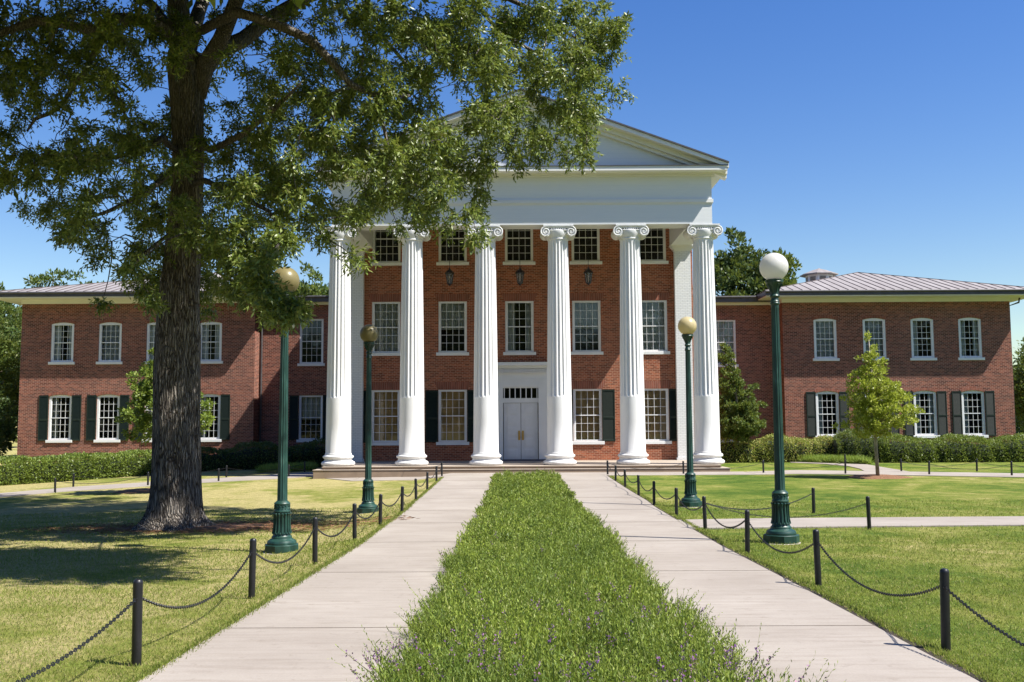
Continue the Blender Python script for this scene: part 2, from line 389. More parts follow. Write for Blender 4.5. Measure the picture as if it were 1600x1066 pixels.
def npmesh(name, V, k, mat, parent=None, loc=None, extra=None):
    """V: (N*k, 3) vertices, every k of them one face"""
    V = np.ascontiguousarray(V, dtype=np.float32).reshape(-1, 3); n = len(V) // k
    me = bpy.data.meshes.new(name)
    me.vertices.add(n * k); me.vertices.foreach_set('co', V.ravel())
    me.loops.add(n * k); me.loops.foreach_set('vertex_index', np.arange(n * k, dtype=np.int32))
    me.polygons.add(n); me.polygons.foreach_set('loop_start', np.arange(0, n * k, k, dtype=np.int32))
    me.materials.append(MATS[mat]); me.update(calc_edges=True); me.validate()
    o = bpy.data.objects.new(name, me); COL.objects.link(o)
    if parent: o.parent = parent
    if loc: o.location = loc
    return o
def unit(a): return a / np.maximum(np.linalg.norm(a, axis=-1, keepdims=True), 1e-9)
def leaves(P, D, L, W, nrm=None):
    """pointed leaf quads: base P, direction D, length L, width W"""
    D = unit(D)
    S = np.cross(D, nrm if nrm is not None else rng.normal(size=P.shape)); S = unit(S)
    L = np.broadcast_to(np.asarray(L, float).reshape(-1, 1), (len(P), 1)); W = np.broadcast_to(np.asarray(W, float).reshape(-1, 1), (len(P), 1))
    mid = P + D * L * 0.5
    return np.stack([P, mid + S * W * 0.5, P + D * L, mid - S * W * 0.5], axis=1).reshape(-1, 3)

def tag(o, label=None, cat=None, group=None, kind=None):
    if label: o['label'] = label
    if cat: o['category'] = cat
    if group: o['group'] = group
    if kind: o['kind'] = kind
    return o
def empty(name, loc=(0, 0, 0), rz=0):
    o = bpy.data.objects.new(name, None); COL.objects.link(o); o.location = loc; o.rotation_euler = (0, 0, rz)
    o.empty_display_size = 0.3; return o
def children(o): return [c for c in bpy.data.objects if c.parent == o]
def copy_tree(o, parent=None):
    c = o.copy(); COL.objects.link(c); c.parent = parent
    for ch in children(o): copy_tree(ch, c)
    return c
# ================================================================== THE SETTING: ground, walks
def drape(name, rows, mat, dz=0.012, kind='structure', label=None, cat=None, nsub=6, skirt=0.05):
    """sheet between two polylines of equal length, following the ground"""
    A, B = rows; mb = MB(); rr = []
    def res(pl):
        out = []
        for i in range(len(pl) - 1):
            p, q = pl[i], pl[i + 1]; k = max(1, int(math.hypot(q[0] - p[0], q[1] - p[1]) / 0.8))
            kk = K[i]
            for j in range(kk): out.append((p[0] + (q[0] - p[0]) * j / kk, p[1] + (q[1] - p[1]) * j / kk))
        out.append(pl[-1]); return out
    K = [max(1, int(max(math.dist(A[i][:2], A[i + 1][:2]), math.dist(B[i][:2], B[i + 1][:2])) / 0.6)) for i in range(len(A) - 1)]
    a, b = res([p[:2] for p in A]), res([p[:2] for p in B])
    for p, q in zip(a, b):
        r = []
        for j in range(nsub + 1):
            x = p[0] + (q[0] - p[0]) * j / nsub; y = p[1] + (q[1] - p[1]) * j / nsub
            r.append((x, y, float(gh(x, y)) + dz))
        r = [(r[0][0], r[0][1], r[0][2] - skirt)] + r + [(r[-1][0], r[-1][1], r[-1][2] - skirt)]
        rr.append(r)
    mb.rings(rr, close=False)
    o = mb.build(name, mat, smooth='auto'); tag(o, label, cat, kind=kind); return o

xs = np.unique(np.concatenate([np.linspace(-400, -42, 24), np.arange(-42, 42.1, 0.7), np.linspace(42, 400, 24)]))
ys = np.unique(np.concatenate([np.linspace(-60, -2, 16), np.arange(-2, 62, 0.7), np.linspace(62, 700, 40)]))
XX, YY = np.meshgrid(xs, ys); ZZ = gh(XX, YY)
mb = MB(); nx = len(xs)
mb.add(list(zip(XX.ravel().tolist(), YY.ravel().tolist(), ZZ.ravel().tolist())),
       [(j * nx + i, j * nx + i + 1, (j + 1) * nx + i + 1, (j + 1) * nx + i) for j in range(len(ys) - 1) for i in range(nx - 1)])
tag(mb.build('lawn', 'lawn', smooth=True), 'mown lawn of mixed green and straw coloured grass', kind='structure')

def G(px, py): p = gr(px, py); return (p.x, p.y)
PATH_L = [(-3.10, 3.0), G(220.5, 1066), G(434, 934), G(560, 854), G(650, 783), G(694, 744.5)]
PATH_R = [(2.62, 3.0), G(1524, 1066), G(1255, 921.5), G(1125, 853.5), G(1010, 783), G(947, 743.5)]
BED0, BED1 = -1.12, 1.17
def bx(side, Y): return BED0 if side < 0 else BED1
PL_in = [(BED0, p[1]) for p in PATH_L]; PR_in = [(BED1, p[1]) for p in PATH_R]
drape('path', (PATH_L, PL_in), 'concrete', 0.02, label='pale concrete path on the lamp and oak side of the planting bed')
drape('path', (PR_in, PATH_R), 'concrete', 0.02, label='pale concrete path on the side of the white globe lamp')
drape('bed_soil', ([(BED0, 3.0), (BED0, 36.2)], [(BED1, 3.0), (BED1, 36.2)]), 'soil', 0.015, label='dark soil of the planting bed between the paths')
# dark soil line where the turf meets the right path
drape('turf_edge', ([(x, y) for x, y in PATH_R], [(x + 0.09, y) for x, y in PATH_R]), 'soil', 0.012, label='dark soil edge between path and turf')
YW0, YW1 = PATH_L[-1][1], 39.55
front = [(-0.6, YW1), (9.2, YW1)]
L1 = [G(485, 738.6), G(315, 749.5), G(227, 754.5), G(110, 762), G(0, 771.5), G(-120, 781)]
L2 = [G(485, 745.3), G(315, 755), G(227, 760.5), G(110, 768), G(0, 777.5), G(-120, 788)]
drape('walk', ([(-6.5, YW1 - .02)] + L1, [(-6.5, YW0 - .1)] + L2), 'concrete', 0.02, nsub=2, label='concrete walk running from the steps past the oak')
drape('walk', ([(-6.5, YW1), (8.6, YW1)], [(-6.5, YW0 - .12), (8.6, YW0 - .12)]), 'concrete', 0.016, nsub=4, label='concrete walk along the foot of the portico steps')
Rw1 = [(8.6, YW1 - .3), G(1243, 735.2), G(1400, 737.4), G(1600, 740.6), G(1760, 743)]
Rw2 = [(8.6, YW0 - .12), G(1243, 741.2), G(1400, 743.2), G(1600, 746.5), G(1760, 749)]
drape('walk', (Rw1, Rw2), 'concrete', 0.02, nsub=2, label='concrete walk running from the steps past the young tree')
drape('walk', ([G(1235, 720.6), G(1300, 722.0), G(1345, 724.6), G(1380, 731), G(1425, 738.5)], [G(1235, 723.4), G(1290, 725.8), G(1325, 729.0), G(1343, 733), G(1352, 737.5)]), 'concrete', 0.024, nsub=2, label='narrow walk curving back towards the hedge')
C1 = [G(1058, 814), G(1200, 811.5), G(1400, 810), G(1600, 808.5), G(1720, 808)]
C2 = [G(1076, 827.5), G(1200, 826), G(1400, 824), G(1600, 822), G(1720, 821)]
drape('walk', (C1, C2), 'concrete', 0.024, nsub=2, label='concrete cross walk branching off beside the white globe lamp')
# control joints
mb = MB()
for Y in [5.2, 8.9, 12.6, 16.2, 19.9, 23.5, 27.2, 30.8, 34.5]:
    z = float(gh(0, Y)) + 0.024
    xl = float(np.interp(Y, [p[1] for p in PATH_L], [p[0] for p in PATH_L])); xr = float(np.interp(Y, [p[1] for p in PATH_R], [p[0] for p in PATH_R]))
    mb.box(xl, BED0, Y, Y + 0.009, z - .01, z); mb.box(BED1, xr, Y, Y + 0.009, z - .01, z)
tag(mb.build('path_joint', 'joint'), 'dark control joints across the concrete paths', kind='structure')

def disc(name, cx, cy, rx, ry, label, mat='mulch', n=40, hgt=0.05):
    mb = MB(); ph = rnd.random() * 6
    prof = [(0.0, 1), (0.4, 0.95), (0.75, 0.6), (1.0, 0.1), (1.06, -0.4)]
    rr = []
    for q, zz in prof[1:]:
        r = []
        for k in range(n):
            a = 2 * math.pi * k / n; w = 1 + 0.08 * math.sin(3 * a + ph) + 0.06 * math.sin(7 * a + 2 * ph)
            x, y = cx + rx * q * w * math.cos(a), cy + ry * q * w * math.sin(a)
            r.append((x, y, float(gh(x, y)) + hgt * zz))
        rr.append(r)
    mb.rings(rr, cap=True); tag(mb.build(name, mat, smooth=True), label, kind='structure')
p = gr(1371, 746); disc('mulch_ring', p.x, p.y, 1.05, 1.0, 'brown mulch ring under the young tree by the walk', hgt=.09)
p = gr(215, 768); disc('mulch_ring', p.x + .3, p.y, 1.1, 0.9, 'brown mulch ring behind the oak trunk', hgt=.09)

# ================================================================== THE HALL
ZF = 0.12                                   # portico floor
YC, YF, YWALL, YCON, YWING = 40.8, 40.32, 45.6, 55.0, 53.9
hall = empty('university_hall', (-0.05, YWALL, -0.15))
tag(hall, 'long red brick hall with white six columned portico and two storey wings', 'building')
XC = -0.06                                  # centre line
def part(mb, name, mats, parent=hall, smooth=False): return mb.build(name, mats, parent, smooth)

# steps: two risers and the floor
x0, x1 = AX(489, 39.5, 737), AX(1141, 39.5, 737)
st = MB(); st.box(x0, x1, 39.5, 41, -0.4, -0.012); o = bevel(part(st, 'step', 'step_stone'), .015)
st = MB(); st.box(x0 - .02, x1 + .02, 39.48, 41, -0.012, 0.008); o = part(st, 'step', 'tread_stone')
st = MB(); st.box(x0 + .3, x1 - .3, 39.85, YWALL, 0.008, ZF - .03); part(st, 'step', 'step_stone')
st = MB(); st.box(x0 + .28, x1 - .28, 39.82, YWALL, ZF - .03, ZF); part(st, 'porch_floor', 'tread_stone')

# columns
ZCAP = AZ(351.5, YF)                        # underside of the architrave
colx = [AX(px, YC, 716) for px in (528.5, 643.3, 759.4, 874.9, 989.3, 1105.6)]
RB, RT = 0.515, 0.415
ZB, ZFL, ZN = ZF + 0.50, AZ(621, YC), ZCAP - 0.60
def shaft_mesh():
    mb = MB(); NF, SP = 20, 8; rr = []
    zs = [ZB, ZB + .03, ZB + 1.2, ZFL - .02, ZFL, ZFL + .05, ZFL + .09] + [ZFL + .09 + (ZN - .2 - ZFL) * t for t in (.2, .4, .6, .8, 1)] + [ZN - .04, ZN + 0.12]
    for i, z in enumerate(zs):
        t = (z - ZB) / (ZN - ZB); r0 = RB + (RT - RB) * (t ** 1.35)
        if i == 0: r0 *= 1.03
        ring = []
        for k in range(NF * SP):
            u = (k % SP) / SP; f = 0.0
            if u > 0.12: f = math.sin(math.pi * (u - 0.12) / 0.88)
            dep = 0.0
            if 5 <= i <= 11: dep = 0.046 * (f ** 0.7 if i > 5 else max(0, f - .5) * 1.4)
            if z > ZFL + .03: dep -= 0.0
            r = r0 - dep; a = 2 * math.pi * k / (NF * SP) + .06
            ring.append((r * math.cos(a), r * math.sin(a), z))
        rr.append(ring)
    mb.rings(rr); return mb
def torus_prof():
    P = [(0.60, 0)]
    for k in range(9): a = -math.pi / 2 + math.pi * k / 8; P.append((0.60 + 0.085 * math.cos(a), 0.095 + 0.09 * math.sin(a)))
    P += [(0.585, 0.2), (0.555, 0.23), (0.55, 0.27), (0.57, 0.3)]
    for k in range(7): a = -math.pi / 2 + math.pi * k / 6; P.append((0.575 + 0.05 * math.cos(a), 0.365 + 0.06 * math.sin(a)))
    P += [(0.545, 0.44), (0.535, 0.5), (0.515, 0.51)]
    return P
def cap_mesh():
    mb = MB(); zc = ZCAP; hw = 0.525; R0 = 0.225; zv = zc - 0.05 - R0 - 0.01; yd = 0.46
    mb.box(-.62, .62, -.5, .5, zc - 0.055, zc)                    # abacus
    mb.box(-.56, .56, -.45, .45, zc - 0.14, zc - 0.055)
    P = [(RT + .01, zv - .26), (RT + .05, zv - .16), (RT + .1, zv - .05), (RT + .1, zv + .06), (RT, zv + .12)]
    mb.lathe(P, n=32)
    mb.lathe([(RT, zv - .31), (RT + .035, zv - .29), (RT + .035, zv - .26), (RT, zv - .24)], n=32)
    for s in (-1, 1):
        cx = s * hw
        rr = []                                                   # bolster from front scroll to rear scroll
        for t in np.linspace(0, 1, 11):
            y = -yd + 2 * yd * t; r = R0 * (0.98 - 0.34 * math.sin(math.pi * t)) * (1.0 if 0 < t < 1 else .97)
            if t in (0, 1): y -= (1 if t else -1) * .03
            rr.append([(cx + r * math.cos(a), y, zv + r * math.sin(a)) for a in np.linspace(0, 2 * math.pi, 24, endpoint=False)])
        mb.rings(rr)
        for sy in (-1, 1):                                        # raised scroll on each face
            pts, rad = [], []; NT_ = 64
            for k in range(NT_ + 1):
                t = k / NT_; a = math.pi / 2 - s * t * 2.1 * 2 * math.pi if True else 0
                r = (R0 - .014) * (1 - t) ** 1.0 * .93 + .012
                pts.append((cx + r * math.cos(math.pi / 2 + s * -1 * t * 2.1 * 2 * math.pi) * 1.0, sy * (yd + .012), zv + r * math.sin(math.pi / 2 + s * -1 * t * 2.1 * 2 * math.pi)))
                rad.append(0.031 * (1 - .5 * t))
            mb.tube(pts, rad, 6)
            mb.rings([[(cx + .035 * math.cos(a), sy * (yd + dy), zv + .035 * math.sin(a)) for a in np.linspace(0, 6.283, 10, endpoint=False)] for dy in (0, .03)])
    for sy in (-1, 1):                                            # channel band and egg moulding between scrolls
        mb.tube([(-hw, sy * (yd + .012), zv + R0 - .012), (hw, sy * (yd + .012), zv + R0 - .012)], .024, 6)
        mb.tube([(-.34, sy * (yd + .0), zv + .06), (0, sy * (yd + .0), zv + .035), (.34, sy * (yd + .0), zv + .06)], .02, 6)
        for k in range(7):
            x = -.27 + .09 * k
            mb.rings([[(x + q * .034 * math.cos(a), sy * (yd - .03 + dy), zv + .115 + q * .045 * math.sin(a)) for a in np.linspace(0, 6.283, 8, endpoint=False)] for q, dy in ((1, 0), (.85, .025), (.4, .045))])
    return mb
c0 = bpy.data.objects.new('column', None); COL.objects.link(c0); c0.parent = hall
shaft_mesh().build('shaft', 'column_paint', c0, 'auto')
MB().lathe(torus_prof(), n=48, z0=ZF).build('base', 'column_paint', c0, 'auto')
cap_mesh().build('capital', 'column_paint', c0, 'auto')
cols = [c0] + [copy_tree(c0, hall) for _ in range(5)]
for c, x in zip(cols, colx): c.location = (x, YC, 0)

# entablature
ex0, ex1 = AX(533, YF, 330), AX(1112.5, YF, 330)
ex0 = (ex0 + (2 * XC - ex1)) / 2; ex1 = 2 * XC - ex0 if False else ex1
ex0 = 2 * XC - ex1
zM0, zM1, zT, zK0, zK1 = AZ(318.5, YF), AZ(313, YF), AZ(274, YF), AZ(269.0, YF - .4), AZ(262.5, YF - .4)
YB = 63.0
en = MB()
def ring_beam(mb, x0, x1, y0, z0, z1, t=0.95):
    mb.box(x0, x1, y0, y0 + t, z0, z1); mb.box(x0, x0 + t, y0 + t, YB, z0, z1); mb.box(x1 - t, x1, y0 + t, YB, z0, z1)
ring_beam(en, ex0, ex1, YF, ZCAP, zT)
part(en, 'entablature', 'painted_boards')
mo = MB()
ring_beam(mo, ex0 - .055, ex1 + .055, YF - .055, zM0, zM1, 1.0)
ring_beam(mo, ex0 - .03, ex1 + .03, YF - .03, zM0 - .05, zM0, 1.0)
part(mo, 'moulding', 'cream_paint')
co = MB()
ring_beam(co, ex0 - .09, ex1 + .09, YF - .09, zT - .08, zT, 1.0)
ring_beam(co, ex0 - .17, ex1 + .17, YF - .17, zT, zK0, 1.1)
OV = .58; SD = .56
ring_beam(co, ex0 - SD, ex1 + SD, YF - OV, zK0, zK1, 1.3)
part(co, 'cornice', 'cream_paint')
fl = MB(); ring_beam(fl, ex0 - SD - .03, ex1 + SD + .03, YF - OV - .03, zK1, zK1 + .035, 1.3); part(fl, 'flashing', 'gutter_metal')
ZT0_ = AZ(409, YWALL); ZCE = max(AZ(350, YWALL - .1), ZT0_ + 2.4)
ce = MB(); ce.box(ex0 + .95, ex1 - .95, YF + .95, YWALL + .3, ZCE, ZCE + .1); part(ce, 'porch_ceiling', 'cream_paint')
# pediment
XP0, XP1 = ex0 - SD - .05, ex1 + SD + .05
zap = AZ(141, YF - OV); zc0 = zK1 + .035
pd = MB(); pd.prism([(ex0 + .1, zc0 - .02), (ex1 - .1, zc0 - .02), (XC, zc0 + (zap - zc0) * .93)], YF + .06, YF + .5)
part(pd, 'tympanum', 'painted_boards')
def rake(mb, lo, hi, y0, y1):
    """band along both slopes between vertical offsets lo and hi below the roof line"""
    for s in (-1, 1):
        xe = XP1 if s > 0 else XP0
        k = (zap - zc0) / abs(xe - XC)
        e = [(xe, zc0 - hi + .05), (XC, zap - hi), (XC, zap - lo), (xe, zc0 - lo + .05)]
        if s > 0: e = e[::-1]
        mb.prism(e, y0, y1)
rk = MB(); rake(rk, .0, .17, YF - OV - .02, YB); 
part(rk, 'raking_cornice', 'cream_paint')
rk = MB(); rake(rk, .17, .36, YF - .26, YF + .4); rake(rk, .36, .5, YF - .12, YF + .3)
part(rk, 'raking_moulding', 'cream_paint')
rf = MB(); rake(rf, -.07, -.005, YF - OV - .08, YB + .2); part(rf, 'roof', 'gutter_metal')
# rear gable
pd = MB(); pd.prism([(ex0 + .1, zc0 - .02), (ex1 - .1, zc0 - .02), (XC, zc0 + (zap - zc0) * .93)], YB - .5, YB - .1); part(pd, 'rear_gable', 'brick')

def wall(name, x0, x1, z0, z1, Y, ops, mat, thick=0.3):
    """front wall with real openings; ops: (xa, xb, za, zb, rise)"""
    mb = MB()
    X = sorted(set([x0, x1] + [v for o in ops for v in o[:2]])); 
    def inside(xm, zm): return any(o[0] < xm < o[1] and o[2] < zm < o[3] for o in ops)
    Zs = sorted(set([z0, z1] + [v for o in ops for v in o[2:4]]))
    for i in range(len(X) - 1):
        xa, xb = X[i], X[i + 1]
        for j in range(len(Zs) - 1):
            za, zb = Zs[j], Zs[j + 1]
            if inside((xa + xb) / 2, (za + zb) / 2): continue
            o = next((o for o in ops if abs(o[3] - za) < 1e-6 and o[0] <= xa + 1e-6 and xb <= o[1] + 1e-6 and o[4] > 0), None)
            if o:
                pts = []
                for q in np.linspace(0, 1, 9):
                    x = xa + (xb - xa) * q; u = (x - (o[0] + o[1]) / 2) / ((o[1] - o[0]) / 2); pts.append((x, Y, za + o[4] * (1 - u * u)))
                mb.add(pts + [(xb, Y, zb), (xa, Y, zb)], [tuple(range(11))])
            else:
                mb.add([(xa, Y, za), (xb, Y, za), (xb, Y, zb), (xa, Y, zb)], [(0, 1, 2, 3)])
    for xa, xb, za, zb, rise in ops:
        d = 0.16
        mb.add([(xa, Y, za), (xa, Y, zb), (xa, Y + d, zb), (xa, Y + d, za)], [(0, 1, 2, 3)])
        mb.add([(xb, Y, za), (xb, Y, zb), (xb, Y + d, zb), (xb, Y + d, za)], [(0, 1, 2, 3)])
        mb.add([(xa, Y, za), (xb, Y, za), (xb, Y + d, za), (xa, Y + d, za)], [(0, 1, 2, 3)])
        top = []
        for q in np.linspace(0, 1, 9):
            u = 2 * q - 1; top.append((xa + (xb - xa) * q, zb + rise * (1 - u * u)))
        for k in range(8):
            (a, b), (c, d2) = top[k], top[k + 1]
            mb.add([(a, Y, b), (c, Y, d2), (c, Y + d, d2), (a, Y + d, b)], [(0, 1, 2, 3)])
    return mb.build(name, mat, hall)

def window(x0, x1, z0, z1, Y, rise=0.0, cols=4, rows=6, cover=None, sill='white_paint', cas=0.085, frame_mat='white_paint', siw=.1, seed=0):
    """window part (frame with muntins) > pane, sill, curtain. Outer frame sits in the opening."""
    mb = MB(); yf = Y + 0.035; fd = 0.09
    xc = (x0 + x1) / 2
    mb.box(x0, x0 + cas, yf, yf + fd, z0, z1); mb.box(x1 - cas, x1, yf, yf + fd, z0, z1)
    mb.box(x0 + cas, x1 - cas, yf, yf + fd, z0, z0 + cas * .8)
    hz = z1 - cas if rise == 0 else z1 - cas * .6
    if rise == 0: mb.box(x0 + cas, x1 - cas, yf, yf + fd, hz, z1)
    else:
        arc = [(x0 + (x1 - x0) * q, z1 + rise * (1 - (2 * q - 1) ** 2)) for q in np.linspace(1, 0, 11)]
        mb.prism([(x0 + cas, hz), (x1 - cas, hz), (x1 - cas, z1)] + arc[0:] + [(x0 + cas, z1)], yf, yf + fd)
    a0, a1, b0, b1 = x0 + cas, x1 - cas, z0 + cas * .8, hz
    zm = (b0 + b1) / 2; ym = yf + .03
    mb.box(a0, a1, ym - .012, ym + .04, zm - .022, zm + .022)
    mb.box(a0, a0 + .035, ym, ym + .04, b0, b1); mb.box(a1 - .035, a1, ym, ym + .04, b0, b1)
    for i in range(1, cols): 
        x = a0 + (a1 - a0) * i / cols; w = .0085
        mb.box(x - w, x + w, ym + .005, ym + .03, b0, zm - .022); mb.box(x - w, x + w, ym + .005, ym + .03, zm + .022, b1)
    for j in range(1, rows):
        if j * 2 == rows: continue
        z = b0 + (b1 - b0) * j / rows; mb.box(a0, a1, ym + .006, ym + .029, z - .0085, z + .0085)
    w = mb.build('window', frame_mat, hall)
    pn = MB(); pn.add([(a0, ym + .02, b0), (a1, ym + .02, b0), (a1, ym + .02, b1), (a0, ym + .02, b1)], [(0, 1, 2, 3)]); pn.build('pane', 'glass', w)
    if sill:
        sl = MB(); sl.box(x0 - siw, x1 + siw, Y - .07, Y + .12, z0 - .15, z0 - .004); bevel(sl.build('sill', sill, w), .008)
    yc = Y + .26
    def cloth(xa, xb, za, zb, mat, fold=.03, nm='curtain', sag=0):
        c = MB(); n = max(6, int((xb - xa) / .025)); r0, r1 = [], []
        for k in range(n + 1):
            x = xa + (xb - xa) * k / n; y = yc + fold * math.sin(k * 1.9 + seed) 
            r0.append((x, y, za)); r1.append((x + .01 * math.sin(k), y, zb))
        c.rings([r0, r1], close=False); c.build(nm, mat, w, True)
    if cover == 'full': cloth(a0 - .05, a1 + .05, b0 - .1, b1 + .15, 'curtain_cloth')
    elif cover == 'half': cloth(a0 - .05, a1 + .05, zm - .1, b1 + .15, 'curtain_cloth')
    elif cover == 'sides':
        cloth(a0 - .05, a0 + .33 * (a1 - a0), b0 - .1, b1 + .15, 'curtain_cloth'); cloth(a1 - .26 * (a1 - a0), a1 + .05, b0 - .1, b1 + .15, 'curtain_cloth')
    elif cover == 'one': cloth(a0 - .05, a0 + .3 * (a1 - a0), b0 - .1, b1 + .15, 'curtain_cloth')
    elif cover in ('wood', 'white'):
        c = MB(); n = 44; mt = 'blind_wood' if cover == 'wood' else 'blind_white'
        for k in range(n):
            z = b0 - .05 + (b1 + .1 - b0) * k / n; gap = rnd.random()
            c.add([(a0 - .03, yc, z), (a1 + .03, yc, z), (a1 + .03, yc + .03, z + .05), (a0 - .03, yc + .03, z + .05)], [(0, 1, 2, 3)])
        c.build('blind', mt, w)
    return w

def shutter(xa, xb, z0, z1, Y):
    mb = MB(); y0, y1 = Y - .055, Y - .005; s = .055
    mb.box(xa, xa + s, y0, y1, z0, z1); mb.box(xb - s, xb, y0, y1, z0, z1)
    zm = z0 + (z1 - z0) * .46
    for a, b in ((z0, z0 + .09), (zm - .05, zm + .05), (z1 - .08, z1)): mb.box(xa + s, xb - s, y0, y1, a, b)
    for a, b in ((z0 + .09, zm - .05), (zm + .05, z1 - .08)):
        n = int((b - a) / .045)
        for k in range(n):
            z = a + (b - a) * k / n; h = (b - a) / n
            mb.add([(xa + s, y0 + .008, z), (xb - s, y0 + .008, z), (xb - s, y1 - .012, z + h * 1.15), (xa + s, y1 - .012, z + h * 1.15)], [(0, 1, 2, 3)])
    mb.build('shutter', 'shutter_paint', hall)

# --- portico wall
Y = YWALL
wc = [AX(px, Y, 600) for px in (602.8, 707.3, 812.2, 917.6, 1022.0)]
ww = 44.5 / 1555 * Y * 1.005 / 2
zz = lambda py: AZ(py, Y)
ZT0, ZT1 = zz(409), zz(409) + 2.25
Z20, Z21 = zz(550), zz(470.5)
ZG0, ZG1 = zz(690), zz(608.5)
door_hw = (AX(856, Y) - AX(768, Y)) / 2
dx0, dx1 = wc[2] - 1.27, wc[2] + 1.27
ops = []
for x in wc: ops.append((x - ww, x + ww, ZT0, ZT1, 0)); ops.append((x - ww, x + ww, Z20, Z21, 0))
for i in (0, 1, 3, 4): ops.append((wc[i] - ww, wc[i] + ww, ZG0, ZG1, 0))
zdt = zz(567)
dw0, dw1 = AX(785.8, Y), AX(841, Y)
ops.append((dw0, dw1, ZF, zz(605.5), 0))
wl0, wl1 = AX(549, Y, 600) + .0, AX(1080, Y, 600)
wall('wall', wl0, wl1, -0.2, ZCE + .05, Y, ops, 'brick')
covers2 = ['full', 'half', 'sides', 'half', 'full']
for i, x in enumerate(wc):
    window(x - ww, x + ww, ZT0, ZT1, Y, seed=i, rows=6)
    window(x - ww, x + ww, Z20, Z21, Y, cover=covers2[i], seed=i + 7)
    if i != 2: window(x - ww, x + ww, ZG0, ZG1, Y, cover='wood', seed=i + 3)
for i in (0, 1, 3, 4):
    for s in (-1, 1):
        a = wc[i] + s * (ww + .3); 
        shutter(a - .29, a + .29, ZG0 - .02, ZG1 - .02, Y)
ar = MB()
for x in wc:
    for z1_ in ([Z21, ZG1] if x != wc[2] else [Z21]):
        ar = MB(); ar.prism([(x - ww - .03, z1_ + .0), (x + ww + .03, z1_ + .0), (x + ww + .2, z1_ + .36), (x - ww - .2, z1_ + .36)], Y - .004, Y - .001); part(ar, 'window_arch', 'arch_brick')
# white painted corner pilasters
ZPC = zz(386)
for s, (pa, pb) in ((-1, (541, 566.5)), (1, (1057.5, 1083))):
    a, b = AX(pa, Y - .3, 600), AX(pb, Y - .3, 600)
    pl = MB(); pl.box(a, b, Y - .3, Y + .5, ZF + .12, ZPC - .28); part(pl, 'pilaster', 'painted_brick')
    pl = MB(); pl.box(a - .05, b + .05, Y - .35, Y + .5, ZF, ZF + .12); part(pl, 'pilaster_base', 'painted_brick'); pl = MB()
    for k, (q, h) in enumerate(((.03, .07), (.09, .07), (.15, .08), (.2, .06))):
        pl.box(a - q, b + q, Y - .3 - q, Y + .5, ZPC - .28 + .07 * k, ZPC - .28 + .07 * k + h)
    pl.box(a + .05, b - .05, Y - .25, Y + .5, ZPC, ZCE + .02)
    part(pl, 'pilaster_capital', 'cream_paint')
# side and rear walls of the main block
sw = MB(); sw.box(wl0 - .25, wl0 + .1, Y + .5, YB - .2, -.4, zT); sw.box(wl1 - .1, wl1 + .25, Y + .5, YB - .2, -.4, zT)
sw.box(wl0 + .1, wl1 - .1, YB - .5, YB - .2, -.4, zT); part(sw, 'side_wall', 'brick')
rm = MB(); rm.box(wl0 + .12, wl1 - .12, Y + .9, Y + 1.0, -.2, ZCE + .05); part(rm, 'interior', 'dark_room')

# --- door surround
ds = MB()
ds.box(dx0, dw0, Y - .1, Y + .1, ZF, zz(583.5)); ds.box(dw1, dx1, Y - .1, Y + .1, ZF, zz(583.5))
ds.box(dw0, dw1, Y - .1, Y + .1, zz(605.5), zz(583.5))
for s, xe in ((1, dw0), (-1, dw1)):      # raised casing around the opening
    ds.box(min(xe, xe - s * .14), max(xe, xe - s * .14), Y - .13, Y - .1, ZF, zz(604))
ds.box(dw0 - .14, dw1 + .14, Y - .13, Y - .1, zz(604), zz(600))
ds.box(dx0 + .1, dx1 - .1, Y - .12, Y - .1, zz(594.0), zz(592.5))
ds.box(dx0 - .03, dx1 + .03, Y - .17, Y + .1, zz(583.5), zz(576.0))
ds.box(dx0 - .1, dx1 + .1, Y - .42, Y + .1, zz(572.0), zz(566.8)); ds.box(dx0 - .06, dx1 + .06, Y - .26, Y + .1, zz(576), zz(572))
n = 19
for k in range(n):
    x = dx0 + (dx1 - dx0) * (k + .5) / n; ds.box(x - .035, x + .035, Y - .26, Y - .171, zz(583.2), zz(577.5))
part(ds, 'door_surround', 'white_paint')
tr = MB(); zt0, zt1 = zz(622.3), zz(606.5)
tr.box(dw0, dw1, Y - .02, Y + .08, zz(629.5), zt0); tr.box(dw0, dw1, Y - .02, Y + .08, zt1, zz(605.5))
tw = dw1 - dw0
for k in range(7):
    x = dw0 + .06 + (tw - .12) * k / 6; tr.box(x - .022, x + .022, Y - .02, Y + .06, zt0, zt1)
trn = part(tr, 'transom', 'white_paint')
pn = MB(); pn.add([(dw0, Y + .03, zt0), (dw1, Y + .03, zt0), (dw1, Y + .03, zt1), (dw0, Y + .03, zt1)], [(0, 1, 2, 3)]); pn.build('pane', 'glass', trn)
zd1 = zz(629.5)
